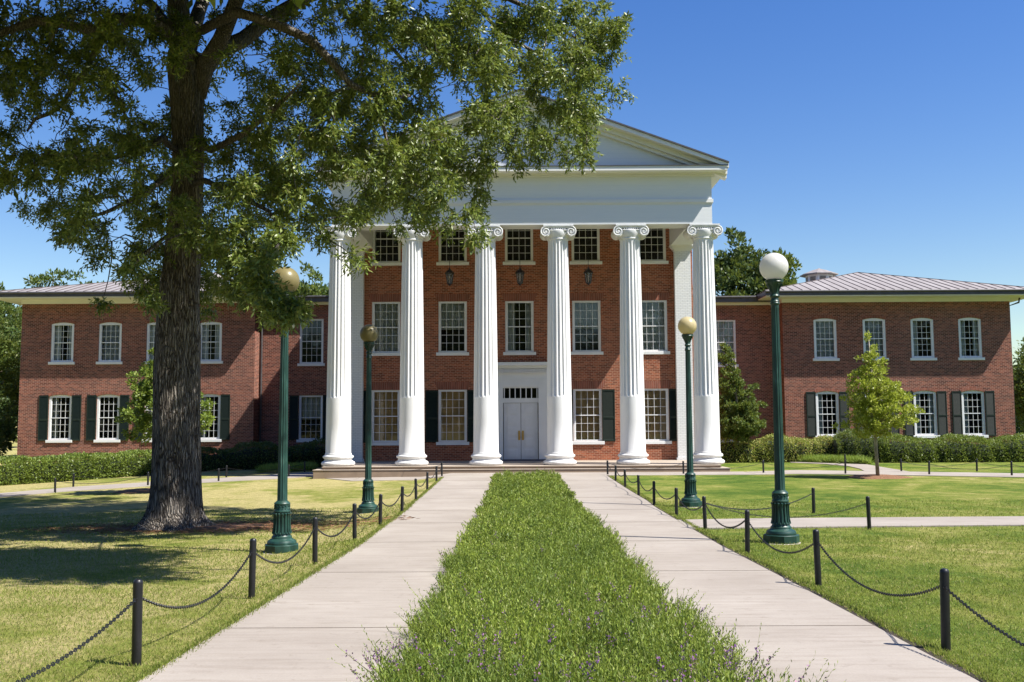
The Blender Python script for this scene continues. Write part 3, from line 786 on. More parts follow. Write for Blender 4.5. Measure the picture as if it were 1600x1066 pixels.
for s in (-1, 1):
    xa, xb = (dw0 + .03, wc[2] - .008 + .04) if s < 0 else (wc[2] + .012 + .04, dw1 - .03)
    dd = MB(); dd.box(xa, xb, Y + .03, Y + .08, ZF + .06, zd1 - .01)
    W_ = xb - xa; H_ = zd1 - ZF
    for k in range(5):
        za = ZF + .1 + (H_ - .16) * k / 5; zb = za + (H_ - .16) / 5 - .07
        for h in (0,):
            pa, pb = xa + .15, xb - .15
            dd.box(pa, pb, Y + .012, Y + .03, za + .03, zb)
            dd.box(pa + .04, pb - .04, Y - .002, Y + .012, za + .07, zb - .04)
    d = bevel(part(dd, 'door', 'door_paint'), .004)
    hb = MB(); xh = xb - .075 if s < 0 else xa + .075
    hb.box(xh - .045, xh + .045, Y + .008, Y + .03, ZF + .93, ZF + 1.36)
    hb.tube([(xh, Y + .0, ZF + 1.0), (xh, Y - .06, ZF + 1.05), (xh, Y - .06, ZF + 1.22), (xh, Y + .0, ZF + 1.27)], .014, 6)
    hb.build('handle', 'brass', d)
    xg = xa - .012 if s < 0 else xb + .012
    for z in (ZF + .3, ZF + 1.25, ZF + 2.15): hg = MB(); hg.box(xg - .015, xg + .015, Y + .0, Y + .03, z, z + .16); hg.build('hinge', 'gutter_metal', d)
th = MB(); th.prism([(dx0 - .02, ZF + .0), (dx1 + .02, ZF + .0), (dx1 - .1, ZF + .065), (dx0 + .1, ZF + .065)], Y - .38, Y + .08); part(th, 'threshold', 'threshold')

# --- wings and connecting ranges
def wing(side):
    L = side < 0
    Yw, Yc = YWING, YCON
    wx = ([AX(px, Yw) for px in (30.5, 397.0)] if L else [AX(px, Yw) for px in (1225.5, 1583.5)])
    z = lambda py: AZ(py, Yw, 1400) if not L else AZ(py, Yw, 200)
    zgr = -.35
    ze = z(472.0) if not L else z(474.5)
    Xc = [AX(p, Yw, 640) for p in ((94, 169, 244, 326.5) if L else (1293.2, 1370.5, 1446.0, 1521.0))]
    Xc = [AX(p, Yw, 530) + 0 for p in ((97.5, 172.5, 247, 328.5) if L else (1293.5, 1368, 1441.5, 1516.5))] if False else Xc
    hw = .62
    u0, u1 = (z(565.0), z(506.0)) if L else (z(559.3), z(499.5))
    g0, g1 = (z(687), z(619)) if L else (z(680.5), z(613.5))
    ops = []
    for x in Xc: ops += [(x - hw, x + hw, u0, u1, .09), (x - hw, x + hw, g0, g1, .09)]
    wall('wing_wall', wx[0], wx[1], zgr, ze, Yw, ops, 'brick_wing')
    for i, x in enumerate(Xc):
        cv = (['sides', 'white', 'full', 'sides'] if L else ['white', 'white', 'one', 'sides'])[i]
        window(x - hw, x + hw, u0, u1, Yw, .09, cover=cv, seed=i, cas=.11, siw=.1)
        window(x - hw, x + hw, g0, g1, Yw, .09, cover=['one', None, 'sides', 'one'][i], seed=i + 5, cas=.11, siw=.1)
        for s in (-1, 1):
            a = x + s * (hw + .27); shutter(a - .255, a + .255, g0 - .05, g1 + .06, Yw)
    ar = MB()
    for x in Xc:
        for zt in (u1, g1):
            lo = [(x + hw * u * 1.02, zt + .1 * (1 - u * u) + .005) for u in np.linspace(-1, 1, 9)]; hi = [(x + hw * 1.16 * u, zt + .12 * (1 - u * u) + .13) for u in np.linspace(1, -1, 9)]
            ar = MB(); ar.prism(lo + hi, Yw - .03, Yw - .001); part(ar, 'window_arch', 'arch_brick')
    # water table, side walls
    wt = MB(); wt.box(wx[0] - .04, wx[1] + .04, Yw - .05, Yw - .001, zgr, (z(716) if L else z(700))); part(wt, 'plinth', 'brick')
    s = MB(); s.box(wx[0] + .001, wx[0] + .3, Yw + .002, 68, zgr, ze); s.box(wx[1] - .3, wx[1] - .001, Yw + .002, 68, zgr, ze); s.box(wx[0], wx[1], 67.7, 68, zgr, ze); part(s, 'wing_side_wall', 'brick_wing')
    r = MB(); r.box(wx[0] + .35, wx[1] - .35, Yw + .9, Yw + 1, zgr, ze); part(r, 'interior', 'dark_room')
    # eaves: soffit, fascia, hip roof with standing seams
    ov = 1.2
    e0, e1, ey = wx[0] - ov, wx[1] + ov, Yw - ov
    so = MB(); so.box(wx[0] - .03, wx[1] + .03, Yw - .06, 68, ze, ze + .2); so.box(e0 + .05, e1 - .05, ey + .05, 68 + ov, ze + .2, ze + .25); part(so, 'soffit', 'white_paint')
    fa = MB(); fa.box(e0, e1, ey, 68 + ov, ze + .25, ze + .5); fa.tube([(e0, ey - .03, ze + .46), (e1, ey - .03, ze + .46)], .06, 8); part(fa, 'fascia', 'gutter_metal')
    zr = ze + .51; xm = (e0 + e1) / 2; run = (e1 - e0) / 2 * .95
    zt = AZ(426, ey + run, 1335)
    yb = 68 + ov
    A, B, C_, D = (e0 - .03, ey - .03, zr), (e1 + .03, ey - .03, zr), (e1 + .03, yb, zr), (e0 - .03, yb, zr)
    P1, P2 = (xm, ey + run, zt), (xm, yb - run * .6, zt)
    rf = MB(); rf.add([A, B, C_, D, P1, P2], [(0, 1, 4), (1, 2, 5, 4), (2, 3, 5), (3, 0, 4, 5)])
    ro = part(rf, 'wing_roof', 'roof_metal')
    sm = MB(); n = 30
    def seam(p, q):
        p, q = Vector(p) + Vector((0, 0, .012)), Vector(q) + Vector((0, 0, .012)); sm.tube([p, q], .022, 4)
    for k in range(1, n):
        x = e0 + (e1 - e0) * k / n; t = 1 - abs(x - xm) / ((e1 - e0) / 2)
        seam((x, ey - .03, zr), (x, ey + run * t, zr + (zt - zr) * t))
    for k in range(1, 28):
        y = ey + (yb - ey) * k / 28
        t = min(1, (y - ey) / run)
        for s_ in (-1, 1):
            xe = xm + s_ * (e1 - e0) / 2
            seam((xe, y, zr), (xe + (xm - xe) * t, y, zr + (zt - zr) * t))
    for a in (A, B): seam(a, P1)
    seam(P1, P2); sm.build('seam', 'roof_seam', ro)
    # connecting range
    c0, c1 = (wx[1] - .2, wl0 - .2) if L else (wl1 + .2, wx[0] + .2)
    zc = lambda py: AZ(py, Yc, 1400) if not L else AZ(py, Yc, 480)
    cw = [AX(486, Yc), AX(486 - 82, Yc)] if L else [AX(1133, Yc), AX(1133 + 82, Yc)]
    cw = cw[:1]
    hw2 = .66
    ops = []
    for x in cw: ops += [(x - hw2, x + hw2, zc(568), zc(498.5), 0), (x - hw2, x + hw2, zc(687), zc(618), 0)]
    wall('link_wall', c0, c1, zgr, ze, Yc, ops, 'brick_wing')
    for x in cw:
        window(x - hw2, x + hw2, zc(568), zc(498.5), Yc, cover='full' if not L else None, cas=.09)
        window(x - hw2, x + hw2, zc(687), zc(618), Yc, cover='half', cas=.09)
        for s_ in (-1, 1):
            a = x + s_ * (hw2 + .27); shutter(a - .255, a + .255, zc(687), zc(618), Yc)
    so = MB(); so.box(c0, c1, Yc - .45, Yc + .1, ze + .12, ze + .2); so.box(c0, c1, Yc - .04, Yc + .1, ze, ze + .12); part(so, 'soffit', 'white_paint')
    fa = MB(); fa.box(c0, c1, Yc - .5, Yc - .44, ze + .12, ze + .45); fa.tube([(c0, Yc - .53, ze + .4), (c1, Yc - .53, ze + .4)], .06, 8); part(fa, 'fascia', 'gutter_metal')
    r = MB(); r.add([(c0, Yc - .5, ze + .46), (c1, Yc - .5, ze + .46), (c1, 66, ze + .9), (c0, 66, ze + .9)], [(0, 1, 2, 3)]); part(r, 'link_roof', 'dark_roof')
    r = MB(); r.box(c0, c1, Yc + .9, Yc + 1, zgr, ze); part(r, 'interior', 'dark_room')
    # downspouts
    dsx = wx[1] + .12 if L else wx[0] - .12
    dp = MB(); xe = dsx
    dp.tube([(xe + (.0), Yc - .5, ze + .2), (xe, Yc - .3, ze - .05), (xe, Yc - .1, ze - .3), (xe, Yc - .1, -.2)], .06, 8); part(dp, 'downspout', 'gutter_metal')
    if not L:
        dp = MB(); xe = wx[1]
        dp.tube([(xe + .6, Yw + .1, ze + .2), (xe + .55, Yw + .1, ze - .05), (xe + .1, Yw + .3, ze - .22), (xe + .1, Yw + .3, -.2)], .05, 8); part(dp, 'downspout', 'gutter_metal')
    # louvred cupola farther back on the roof
    Yq = 64.5; pq = at(1280 if not L else 336, 440, Yq); q0 = pq.z - 1.0
    zt2 = at(1280, 420.5, Yq).z; zev = at(1280, 429.5, Yq).z
    cp = MB(); cp.lathe([(.86, 0), (.86, zev - q0)], pq.x, Yq, 8, q0, phase=.5); cu = part(cp, 'cupola', 'white_paint')
    cr = MB(); cr.lathe([(1.22, -.06), (1.22, 0), (.5, (zt2 - zev) * .72), (.12, zt2 - zev), (0.02, zt2 - zev + .05)], pq.x, Yq, 8, zev, phase=.5); cr.build('cupola_roof', 'roof_metal', cu)
    for k in range(8):
        lv = MB()
        a = 2 * math.pi * k / 8 + 0 ; ca, sa = math.cos(a), math.sin(a); rr = .86 * math.cos(math.pi / 8) + .012
        for j in range(7):
            zz_ = zev - .55 + .06 * j
            c_ = Vector((pq.x + rr * ca, Yq + rr * sa, zz_)); t = Vector((-sa, ca, 0)) * .2
            o_ = Vector((ca, sa, 0)) * .03
            lv.add([c_ - t, c_ + t, c_ + t + o_ - Vector((0, 0, .04)), c_ - t + o_ - Vector((0, 0, .04))], [(0, 1, 2, 3)])
        lv.build('louvre', 'gutter_metal', cu)
    q = MB(); q.box(pq.x - 4, pq.x + 4, Yq - 1.2, Yq + 1.6, ze + .4, q0 + .05); part(q, 'rear_roof', 'dark_roof')
wing(-1); wing(1)
for ch in children(hall): ch.location = ch.location - hall.location

# --- lanterns hanging in the portico (things of their own)
lt = empty('hanging_lantern')
def lan():
    b = MB(); b.lathe([(.02, .02), (.05, .0), (.05, .03), (.09, .06), (.11, .08)], n=8); b.lathe([(.2, .51), (.22, .54), (.14, .64), (.06, .71), (.03, .74), (.03, .79)], n=6)
    for k in range(6):
        a = 2 * math.pi * k / 6; b.tube([(.1 * math.cos(a), .1 * math.sin(a), .07), (.165 * math.cos(a), .165 * math.sin(a), .54)], .02, 4)
    b.build('frame', 'black_metal', lt)
    g = MB(); g.lathe([(.093, .08), (.155, .53)], n=6); g.build('lantern_glass', 'lantern_glass', lt)
    r = MB(); r.tube([(0, 0, .78), (0, 0, ZCE - LZ)], .012, 6); r.build('rod', 'black_metal', lt)
YL = 42.9; LZ = AZ(446, YL)
lan()
for i, (px, lb) in enumerate(((702.5, 'black hanging lantern between the second and third columns'), (812.5, 'black hanging lantern above the front door'), (919.3, 'black hanging lantern between the fourth and fifth columns'))):
    o = lt if i == 0 else copy_tree(lt); o.location = (AX(px, YL, 435), YL, LZ); tag(o, lb, 'lantern', 'lanterns hanging in the portico')
# ================================================================== LAMP POSTS
def lamp_proto():
    Y0 = gr(1221, 848.5).y; z0 = float(gh(gr(1221, 848.5).x, Y0)); k = Y0 / 1555 * 1.003
    Z = lambda py: AZ(py, Y0, 1219) - z0
    root = empty('street_lamp')
    ft = MB(); ft.lathe([(.33, -.15), (.31, .004), (.3, .012)], n=8, phase=.5); ft.build('footing', 'footing_concrete', root)
    b = MB(); b.lathe([(26.3 * k * 1.04, 0.0), (26.3 * k * 1.04, Z(835.8)), (25.4 * k * 1.04, Z(834.9)), (23.2 * k, Z(834.7))], n=8, phase=.5)
    pr = [(20, 835.5), (22.4, 834.8), (22.8, 833), (22.4, 831.2), (21.5, 829), (18.5, 827.2), (16.2, 826), (15.8, 825), (15.8, 823), (14.2, 821.8), (13.4, 820), (13.2, 817), (12.6, 812), (11.9, 803), (11.6, 796), (11.7, 790), (11.9, 786), (12.1, 784), (13, 783.6), (13, 782), (12.1, 781.4), (12, 780.6), (11.6, 779.8), (11.6, 772.5), (12.4, 771.8), (12.5, 770.3), (11.6, 769), (10.6, 768), (9.4, 767), (8.2, 766)]
    b.lathe([(r * k, Z(y)) for r, y in pr], n=32)
    for i in range(16):                                # upright acanthus ribs and their curled tips
        a = 2 * math.pi * i / 16; ca, sa = math.cos(a), math.sin(a)
        P = [(r * k * ca, r * k * sa, Z(y)) for r, y in ((14.4, 817), (13.0, 811), (12.5, 803), (12.3, 795), (12.4, 789), (13.3, 786.2), (13.4, 785.2))]
        b.tube(P, [.011, .012, .011, .011, .013, .019, .014], 6)
        c = 2 * math.pi * (i + .5) / 16
        b.tube([(13.7 * k * math.cos(c), 13.7 * k * math.sin(c), Z(818)), (13.9 * k * math.cos(c), 13.9 * k * math.sin(c), Z(815.5))], [.02, .008], 6)
        b.tube([(11.8 * k * ca, 11.8 * k * sa, Z(779)), (11.8 * k * math.cos(c), 11.8 * k * math.sin(c), Z(775.5)), (11.8 * k * ca, 11.8 * k * sa, Z(773))], .009, 5)
    b.build('base', 'lamp_paint', root, 'auto')
    s = MB(); NF, SP = 12, 6; rr = []
    for y, r, f in ((766.5, 8.0, 0), (765, 7.9, 0), (762.5, 7.85, 1), (700, 7.4, 1), (600, 6.7, 1), (520, 6.2, 1), (482, 5.95, 1), (479.5, 5.9, 0), (476.5, 5.9, 0)):
        ring = []
        for q in range(NF * SP):
            u = (q % SP) / SP; dep = (math.sin(math.pi * (u - .2) / .8) * .9 if u > .2 else 0) * f
            a = 2 * math.pi * q / (NF * SP); ring.append(((r - dep) * k * math.cos(a), (r - dep) * k * math.sin(a), Z(y)))
        rr.append(ring)
    s.rings(rr); s.build('pole', 'lamp_paint', root, 'auto')
    c = MB()
    pc = [(5.9, 477), (7.2, 475.6), (7.4, 474), (6.6, 472.8), (7.3, 471.6), (6.4, 470.4), (5.6, 468.5), (5.6, 466), (7.0, 464.3), (7.8, 462.8), (7.0, 461.2), (5.8, 460), (5.9, 457), (6.6, 453), (8.0, 449), (10.2, 445.6), (12.4, 443.4), (13.6, 442.2), (13.9, 441), (13.3, 440), (13.9, 439), (13.9, 437.6), (12, 437)]
    c.lathe([(r * k, Z(y)) for r, y in pc], n=28)
    for i in range(8):
        a = 2 * math.pi * i / 8; ca, sa = math.cos(a), math.sin(a)
        c.tube([(r * k * ca, r * k * sa, Z(y)) for r, y in ((6.6, 457), (7.6, 452), (9.8, 447.5), (12.6, 444.5))], [.006, .01, .013, .008], 5)
    c.build('globe_holder', 'lamp_paint', root, 'auto')
    g = MB(); R_ = 22.3 * k; zc = Z(417.3)
    g.lathe([(max(.001, R_ * math.cos(a)), zc + R_ * math.sin(a)) for a in np.linspace(-1.15, math.pi / 2, 22)], n=40, cap=False)
    return root, g
LAMPS = [((1221, 848.5), 'globe_white', 'green lamp post with white globe beside the cross walk'),
         ((440, 863.5), 'globe_amber', 'green lamp post with amber globe half hidden by oak leaves'),
         ((575, 802), 'globe_amber', 'smaller looking green lamp post with amber globe in front of the first bay'),
         ((1079.5, 792), 'globe_cream', 'green lamp post with cream globe in front of the last column')]
lp, gm = lamp_proto(); protos = [lp] + [copy_tree(lp) for _ in LAMPS[1:]]
for o, ((px, py), gmat, lb) in zip(protos, LAMPS):
    gm.build('globe', gmat, o, True)
    p = gr(px, py); o.location = (p.x, p.y, float(gh(p.x, p.y))); tag(o, lb, 'street lamp', 'green globe lamps along the paths')
    o.rotation_euler.z = rnd.random() * .3

# ================================================================== BOLLARDS AND CHAINS
bm_ = MB(); bm_.lathe([(.036, -.1), (.036, .955), (.034, .975), (.027, .992), (.014, 1.0), (.002, 1.003)], n=16)
bmesh_o = None
def ordw(i): return ['first', 'second', 'third', 'fourth', 'fifth', 'sixth', 'seventh', 'eighth', 'ninth', 'tenth', 'eleventh'][i]
BOL = {}
def bollard(key, x, y, h, label, group):
    global bmesh_o
    if bmesh_o is None: o = bm_.build('bollard', 'black_metal', None, 'auto'); bmesh_o = o
    else: o = bmesh_o.copy(); COL.objects.link(o)
    z = float(gh(x, y)); o.location = (x, y, z); o.scale = (1, 1, h); o.rotation_euler = (rnd.uniform(-.02, .02), rnd.uniform(-.025, .025), rnd.random() * 6)
    tag(o, label, 'bollard', group); BOL[key] = (x, y, z, h)
LINK = []
def link_geo(L=.038, W=.021, r=.0042):
    pts = [(-L / 2 + W / 2, -W / 2), (L / 2 - W / 2, -W / 2), (L / 2, 0), (L / 2 - W / 2, W / 2), (-L / 2 + W / 2, W / 2), (-L / 2, 0)]
    V, Fs = [], []
    n = len(pts)
    for i, (x, y) in enumerate(pts):
        d = math.hypot(x, y) or 1; nx_, ny_ = (0, y / abs(y)) if abs(y) > 1e-6 else (x / abs(x), 0)
        for k in range(4):
            a = math.pi / 4 + k * math.pi / 2; V.append((x + nx_ * r * math.cos(a), y + ny_ * r * math.cos(a), r * math.sin(a)))
    for i in range(n):
        for k in range(4): Fs.append((i * 4 + k, i * 4 + (k + 1) % 4, ((i + 1) % n) * 4 + (k + 1) % 4, ((i + 1) % n) * 4 + k))
    return [Vector(v) for v in V], Fs
LV, LF = link_geo()
def chain(ka, kb, label, sag=.2, group='black chains slung between the bollards'):
    a, b = BOL[ka], BOL[kb]
    A = Vector((a[0], a[1], a[2] + a[3] * .78)); B = Vector((b[0], b[1], b[2] + b[3] * .78))
    d = (B - A); d2 = Vector((d.x, d.y, 0)).normalized(); A = A + d2 * .036; B = B - d2 * .036; d = B - A
    span = d.length; sg = sag
    N = 60; pts = [A + d * t + Vector((0, 0, -4 * sg * t * (1 - t))) for t in [i / N for i in range(N + 1)]]
    cum = [0]
    for i in range(N): cum.append(cum[-1] + (pts[i + 1] - pts[i]).length)
    n = int(cum[-1] / .029); mb = MB(); j = 0
    for q in range(n + 1):
        s = cum[-1] * q / n
        while j < N - 1 and cum[j + 1] < s: j += 1
        t = (s - cum[j]) / max(1e-9, cum[j + 1] - cum[j]); p = pts[j].lerp(pts[j + 1], t); dr = (pts[j + 1] - pts[j]).normalized()
        u = dr.cross(Vector((0, 0, 1))).normalized(); w = u.cross(dr); an = q % 2 * math.pi / 2 + .4
        uu = u * math.cos(an) + w * math.sin(an); ww_ = dr.cross(uu)
        mb.add([p + dr * v.x + uu * v.y + ww_ * v.z for v in LV], LF)
    o = mb.build('chain', 'black_metal'); tag(o, label, 'chain', group)
def row(key, pxs, hs, side):
    for i, ((px, py), h) in enumerate(zip(pxs, hs)):
        p = gr(px, py); bollard((key, i), p.x, p.y, h, f'{ordw(i)} black bollard from the camera along the path edge on the {side}', f'bollards on the {side}')
hs_ = [.63, .63, .62, .6, .6, .6, .58, .56, .54, .54]
Lpx = [(213, 1040), (393, 935), (492, 880), (554, 843), (594, 820), (628, 801), (650, 782), (667.5, 766.5), (682, 753), (690.5, 744.2)]
Rpx = [(1478, 1017), (1279, 916), (1168, 865), (1102, 827), (1057, 806), (1022, 790), (998, 775), (977, 762), (962, 752), (949.5, 742)]
row('l', Lpx, hs_, 'oak side'); row('r', Rpx, hs_, 'white globe side')
for k, side in (('l', 'oak side'), ('r', 'white globe side')):
    a, b = BOL[(k, 0)], BOL[(k, 1)]
    x, y = 2 * a[0] - b[0], 2 * a[1] - b[1]
    bollard((k, -1), x - (.1 if k == 'l' else 0), y, .63, f'black bollard just outside the picture on the {side}', f'bollards on the {side}')
    chain((k, -1), (k, 0), f'black chain running out of the picture from the nearest bollard on the {side}', .2)
    for i in range(9): chain((k, i), (k, i + 1), f'black chain between the {ordw(i)} and {ordw(i+1)} bollards on the {side}', [.27, .27, .25, .22, .2, .2, .18, .16, .14][i])
gW = 'bollards along the walk before the hall'
for key, (px, py), h, lb in (
    ('c1', (1271.5, 802), .56, 'lone black bollard on the far side of the cross walk'), ('c2', (1358.5, 828), .6, 'lone black bollard on the near side of the cross walk'),
    ('fl1', (577, 743), .5, 'black bollard behind the farther amber lamp post'), ('fl2', (451, 745.5), .5, 'black bollard behind the nearer amber lamp post'),
    ('fl3', (341.5, 752.5), .5, 'black bollard on the near walk edge just past the oak trunk'), ('fl4', (231, 759), .5, 'black bollard hidden beside the oak trunk'),
    ('fl5', (86, 770), .5, 'black bollard on the near walk edge before the shaded lawn'),
    ('bl1', (476, 738), .48, 'black bollard beside the low grass clump by the steps'), ('bl2', (353.5, 746.5), .5, 'black bollard across the walk just past the oak trunk'),
    ('bl3', (114.5, 761), .5, 'black bollard across the walk before the long hedge'),
    ('fr1', (1068, 741), .5, 'black bollard on the lawn edge before the last column'), ('fr2', (1193, 739.5), .5, 'black bollard between the last column and the white globe lamp'),
    ('fr3', (1321, 741), .55, 'black bollard at the near corner of the curving walk'), ('fr4', (1452, 742), .5, 'black bollard on the near walk edge past the young tree'),
    ('fr5', (1581, 743.8), .52, 'outermost black bollard on the near walk edge'), ('fr6', (1712, 746), .5, 'black bollard outside the picture past the young tree'),
    ('br0', (1321, 727.5), .5, 'black bollard on the far side of the curving walk'), ('br1', (1408.5, 737.2), .5, 'black bollard across the walk just past the young tree'),
    ('br2', (1526.5, 736.6), .48, 'black bollard across the walk before the boxwood hedge'), ('br3', (1650, 738), .5, 'black bollard outside the picture before the boxwood hedge')):
    p = gr(px, py); bollard(key, p.x, p.y, h, lb, gW)
for a, b, lb, sg in ((('r', 3), 'c1', 'long black chain sagging to the far lone bollard', .22), (('r', 3), 'c2', 'long black chain crossing the cross walk', .25),
    (('l', 9), 'fl1', 'black chain before the steps next to the path', .2), ('fl1', 'fl2', 'black chain passing behind both amber lamp posts', .2), ('fl2', 'fl3', 'black chain along the walk behind the nearer amber lamp', .18),
    ('fl4', 'fl5', 'black chain along the shaded lawn edge', .18), ('bl1', 'bl2', 'black chain before the shaded shrubs', .18), ('bl2', 'bl3', 'black chain along the long hedge', .2),
    (('r', 9), 'fr1', 'black chain before the steps beside the cream lamp', .2), ('fr1', 'fr2', 'black chain before the last column', .2), ('fr2', 'fr3', 'black chain behind the white globe lamp', .2),
    ('fr4', 'fr5', 'black chain on the near walk edge past the young tree', .18), ('fr5', 'fr6', 'black chain leaving the picture past the young tree', .18), ('br1', 'br2', 'black chain before the boxwood hedge', .18), ('br2', 'br3', 'black chain leaving the picture before the boxwood hedge', .18)):
    chain(a, b, lb, sg)

# ================================================================== TREES
def tree_mesh_trunk(limbs, name, mat, parent, n=10):
    mb = MB()
    for pts, rad in limbs: mb.tube(pts, rad, n if rad[0] > .1 else (7 if rad[0] > .04 else 4), cap=True)
    return mb.build(name, mat, parent, True)

def sprays(C_, out, nsp, rad, length, leaf_L, leaf_W, k=12, droop=.35):
    """leafy sprigs around clump centres C_: returns leaf quads"""
    N = len(C_); 
    P0 = np.repeat(C_, nsp, 0); O = np.repeat(out, nsp, 0)
    d = rng.normal(size=P0.shape); d = unit(d) 
    P0 = P0 + d * (np.abs(rng.normal(size=(len(P0), 1))) ** .8) * np.repeat(np.broadcast_to(np.asarray(rad, float).reshape(-1, 1), (N, 1)), nsp, 0) * .62 * np.array([1, 1, .8])
    D = unit(d * .7 + O * .5 + rng.normal(size=P0.shape) * .45 + np.array([0, 0, -droop]))
    t = (np.arange(k) + .5) / k
    B = P0[:, None, :] + D[:, None, :] * (t[None, :, None] * length) + np.array([0, 0, -1.]) * (t[None, :, None] ** 2) * length * droop * .6
    LD = D[:, None, :] * .55 + rng.normal(size=B.shape) * .55 + np.array([0, 0, -droop * .5])
    B = B.reshape(-1, 3); LD = LD.reshape(-1, 3)
    return leaves(B, LD, leaf_L * rng.uniform(.7, 1.2, len(B)), leaf_W * rng.uniform(.8, 1.2, len(B)))

# ---- the large oak
OMAP = [
"8888886134436889999987887",
"8877886112345378998888997",
"8888873025698478888888871",
"7652542034899888415988874",
"3313568646899888646878750",
"8788888778889789987367640",
"8767467448885799877300000",
"3256668699982688844200000",
"0365569999974732334000000",
"0046479999965500000000000",
"0000378877862000000000000",
"0000366633460000000000000",
"0000100000010000000000000"]
# (columns are 40 px wide, starting at x = 0; rows 40 px tall, starting at y = 0)
pt = gr(268, 826); OX, OY = pt.x, pt.y; OZ = float(gh(OX, OY))
oak = empty('oak_tree', (OX, OY, OZ)); tag(oak, 'massive old oak shading the lawn with dark drooping crown', 'tree')
def V_(px, py, dY=0): return at(px, py, OY + dY)
cent, rads = [], []
crown_c = Vector((OX, OY, 9.0))
for j, rowc in enumerate(OMAP):
    for i, ch in enumerate(rowc):
        d = int(ch)
        if d == 0: continue
        lam = (d / 9) ** 1.35 * 4.3; nC = int(lam) + (rnd.random() < lam % 1)
        for _ in range(nC):
            px, py = (i + rnd.uniform(-.02, 1.02)) * 40, (j + rnd.uniform(-.02, 1.02)) * 40
            X = V_(px, py).x; ext = 5.0 * math.sqrt(max(.06, 1 - ((X - OX) / 9.6) ** 2))
            u = rnd.uniform(-1, 1)
            if 225 < px < 335 and py > 95 and rnd.random() < .6: u = abs(u) * .9 + .15      # keep most of the stem clear
            if 225 < px < 335 and py > 470: u = abs(u) + .15
            if px > 370 and py > 350: u = -1.0 + .25 * rnd.random()
            if px > 920: px -= 25
            if px > 422 and 385 < py < 452 and px < 500: continue
            cent.append(at(px, py + 6, OY + u * ext * .85)); rads.append(rnd.uniform(.12, .30))
for px, py in ((414, 402), (410, 420), (418, 446), (404, 440), (432, 466), (452, 472), (424, 458), (446, 486), (460, 478)):
    cent.append(at(px, py, 14.6 + rnd.uniform(-.25, .2))); rads.append(.1)
nvis = len(cent)
def in_view(p, m=20):
    q = CROT.transposed() @ (p - CAM)
    if q.z > -1: return False
    return -m < 800 + F * q.x / -q.z < 1600 + m and -m < 533 - F * q.y / -q.z < 1066 + m
n = 0
while n < 640:
    v = Vector((rnd.gauss(0, 1), rnd.gauss(0, 1), rnd.gauss(0, 1))).normalized() * rnd.uniform(.45, 1) 
    p = Vector((OX - .8 + v.x * 9.5, OY + v.y * 8, 13.0 + v.z * 7.5))
    if in_view(p, 60) or p.z < 6.5: continue
    cent.append(p); rads.append(rnd.uniform(.6, 1.0)); n += 1
for _ in range(250):      # boughs reaching out towards the viewer, above the frame
    cent.append(Vector((OX + rnd.uniform(-7, 8.3), rnd.uniform(10.4, 13.4), rnd.uniform(9.2, 11.5)))); rads.append(rnd.uniform(.5, .9))
cent = [p for i, p in enumerate(cent) if i < nvis + 640 or not in_view(p, 150)]; rads = rads[:nvis] + [.75] * (len(cent) - nvis)
# stems and limbs, from the photograph's outline
def tr(*a):
    return [Vector(p) for p in a]
trunk = []
prof = [(268, 832, 1.0), (269, 822, .72), (270, 808, .585), (272, 785, .53), (273.5, 740, .49), (274.5, 690, .475), (275, 640, .47), (276, 580, .465), (277.5, 520, .45), (278.5, 470, .42), (285, 400, .37), (291, 320, .33), (294.5, 250, .315), (294, 180, .335), (292, 120, .37), (290, 85, .35)]
mbk = MB(); rr = []
for i, (px, py, r) in enumerate(prof):
    c = V_(px, py); ring = []
    if i == 0: c.z = OZ - .12; r = .86
    for k in range(56):
        a = 2 * math.pi * k / 56
        fl = max(0, 1 - (c.z - OZ) / .85) ** 2
        w = 1 + .05 * math.sin(3 * a + c.z * .4) + .025 * math.sin(7 * a + c.z) + .02 * math.sin(17 * a + c.z * 1.7) + .018 * math.sin(25 * a - c.z * 1.1) + fl * (.17 * math.sin(5 * a + .8) + .08 * math.sin(9 * a))
        ring.append(c + Vector((math.cos(a), math.sin(a), 0)) * r * w)
    rr.append(ring)
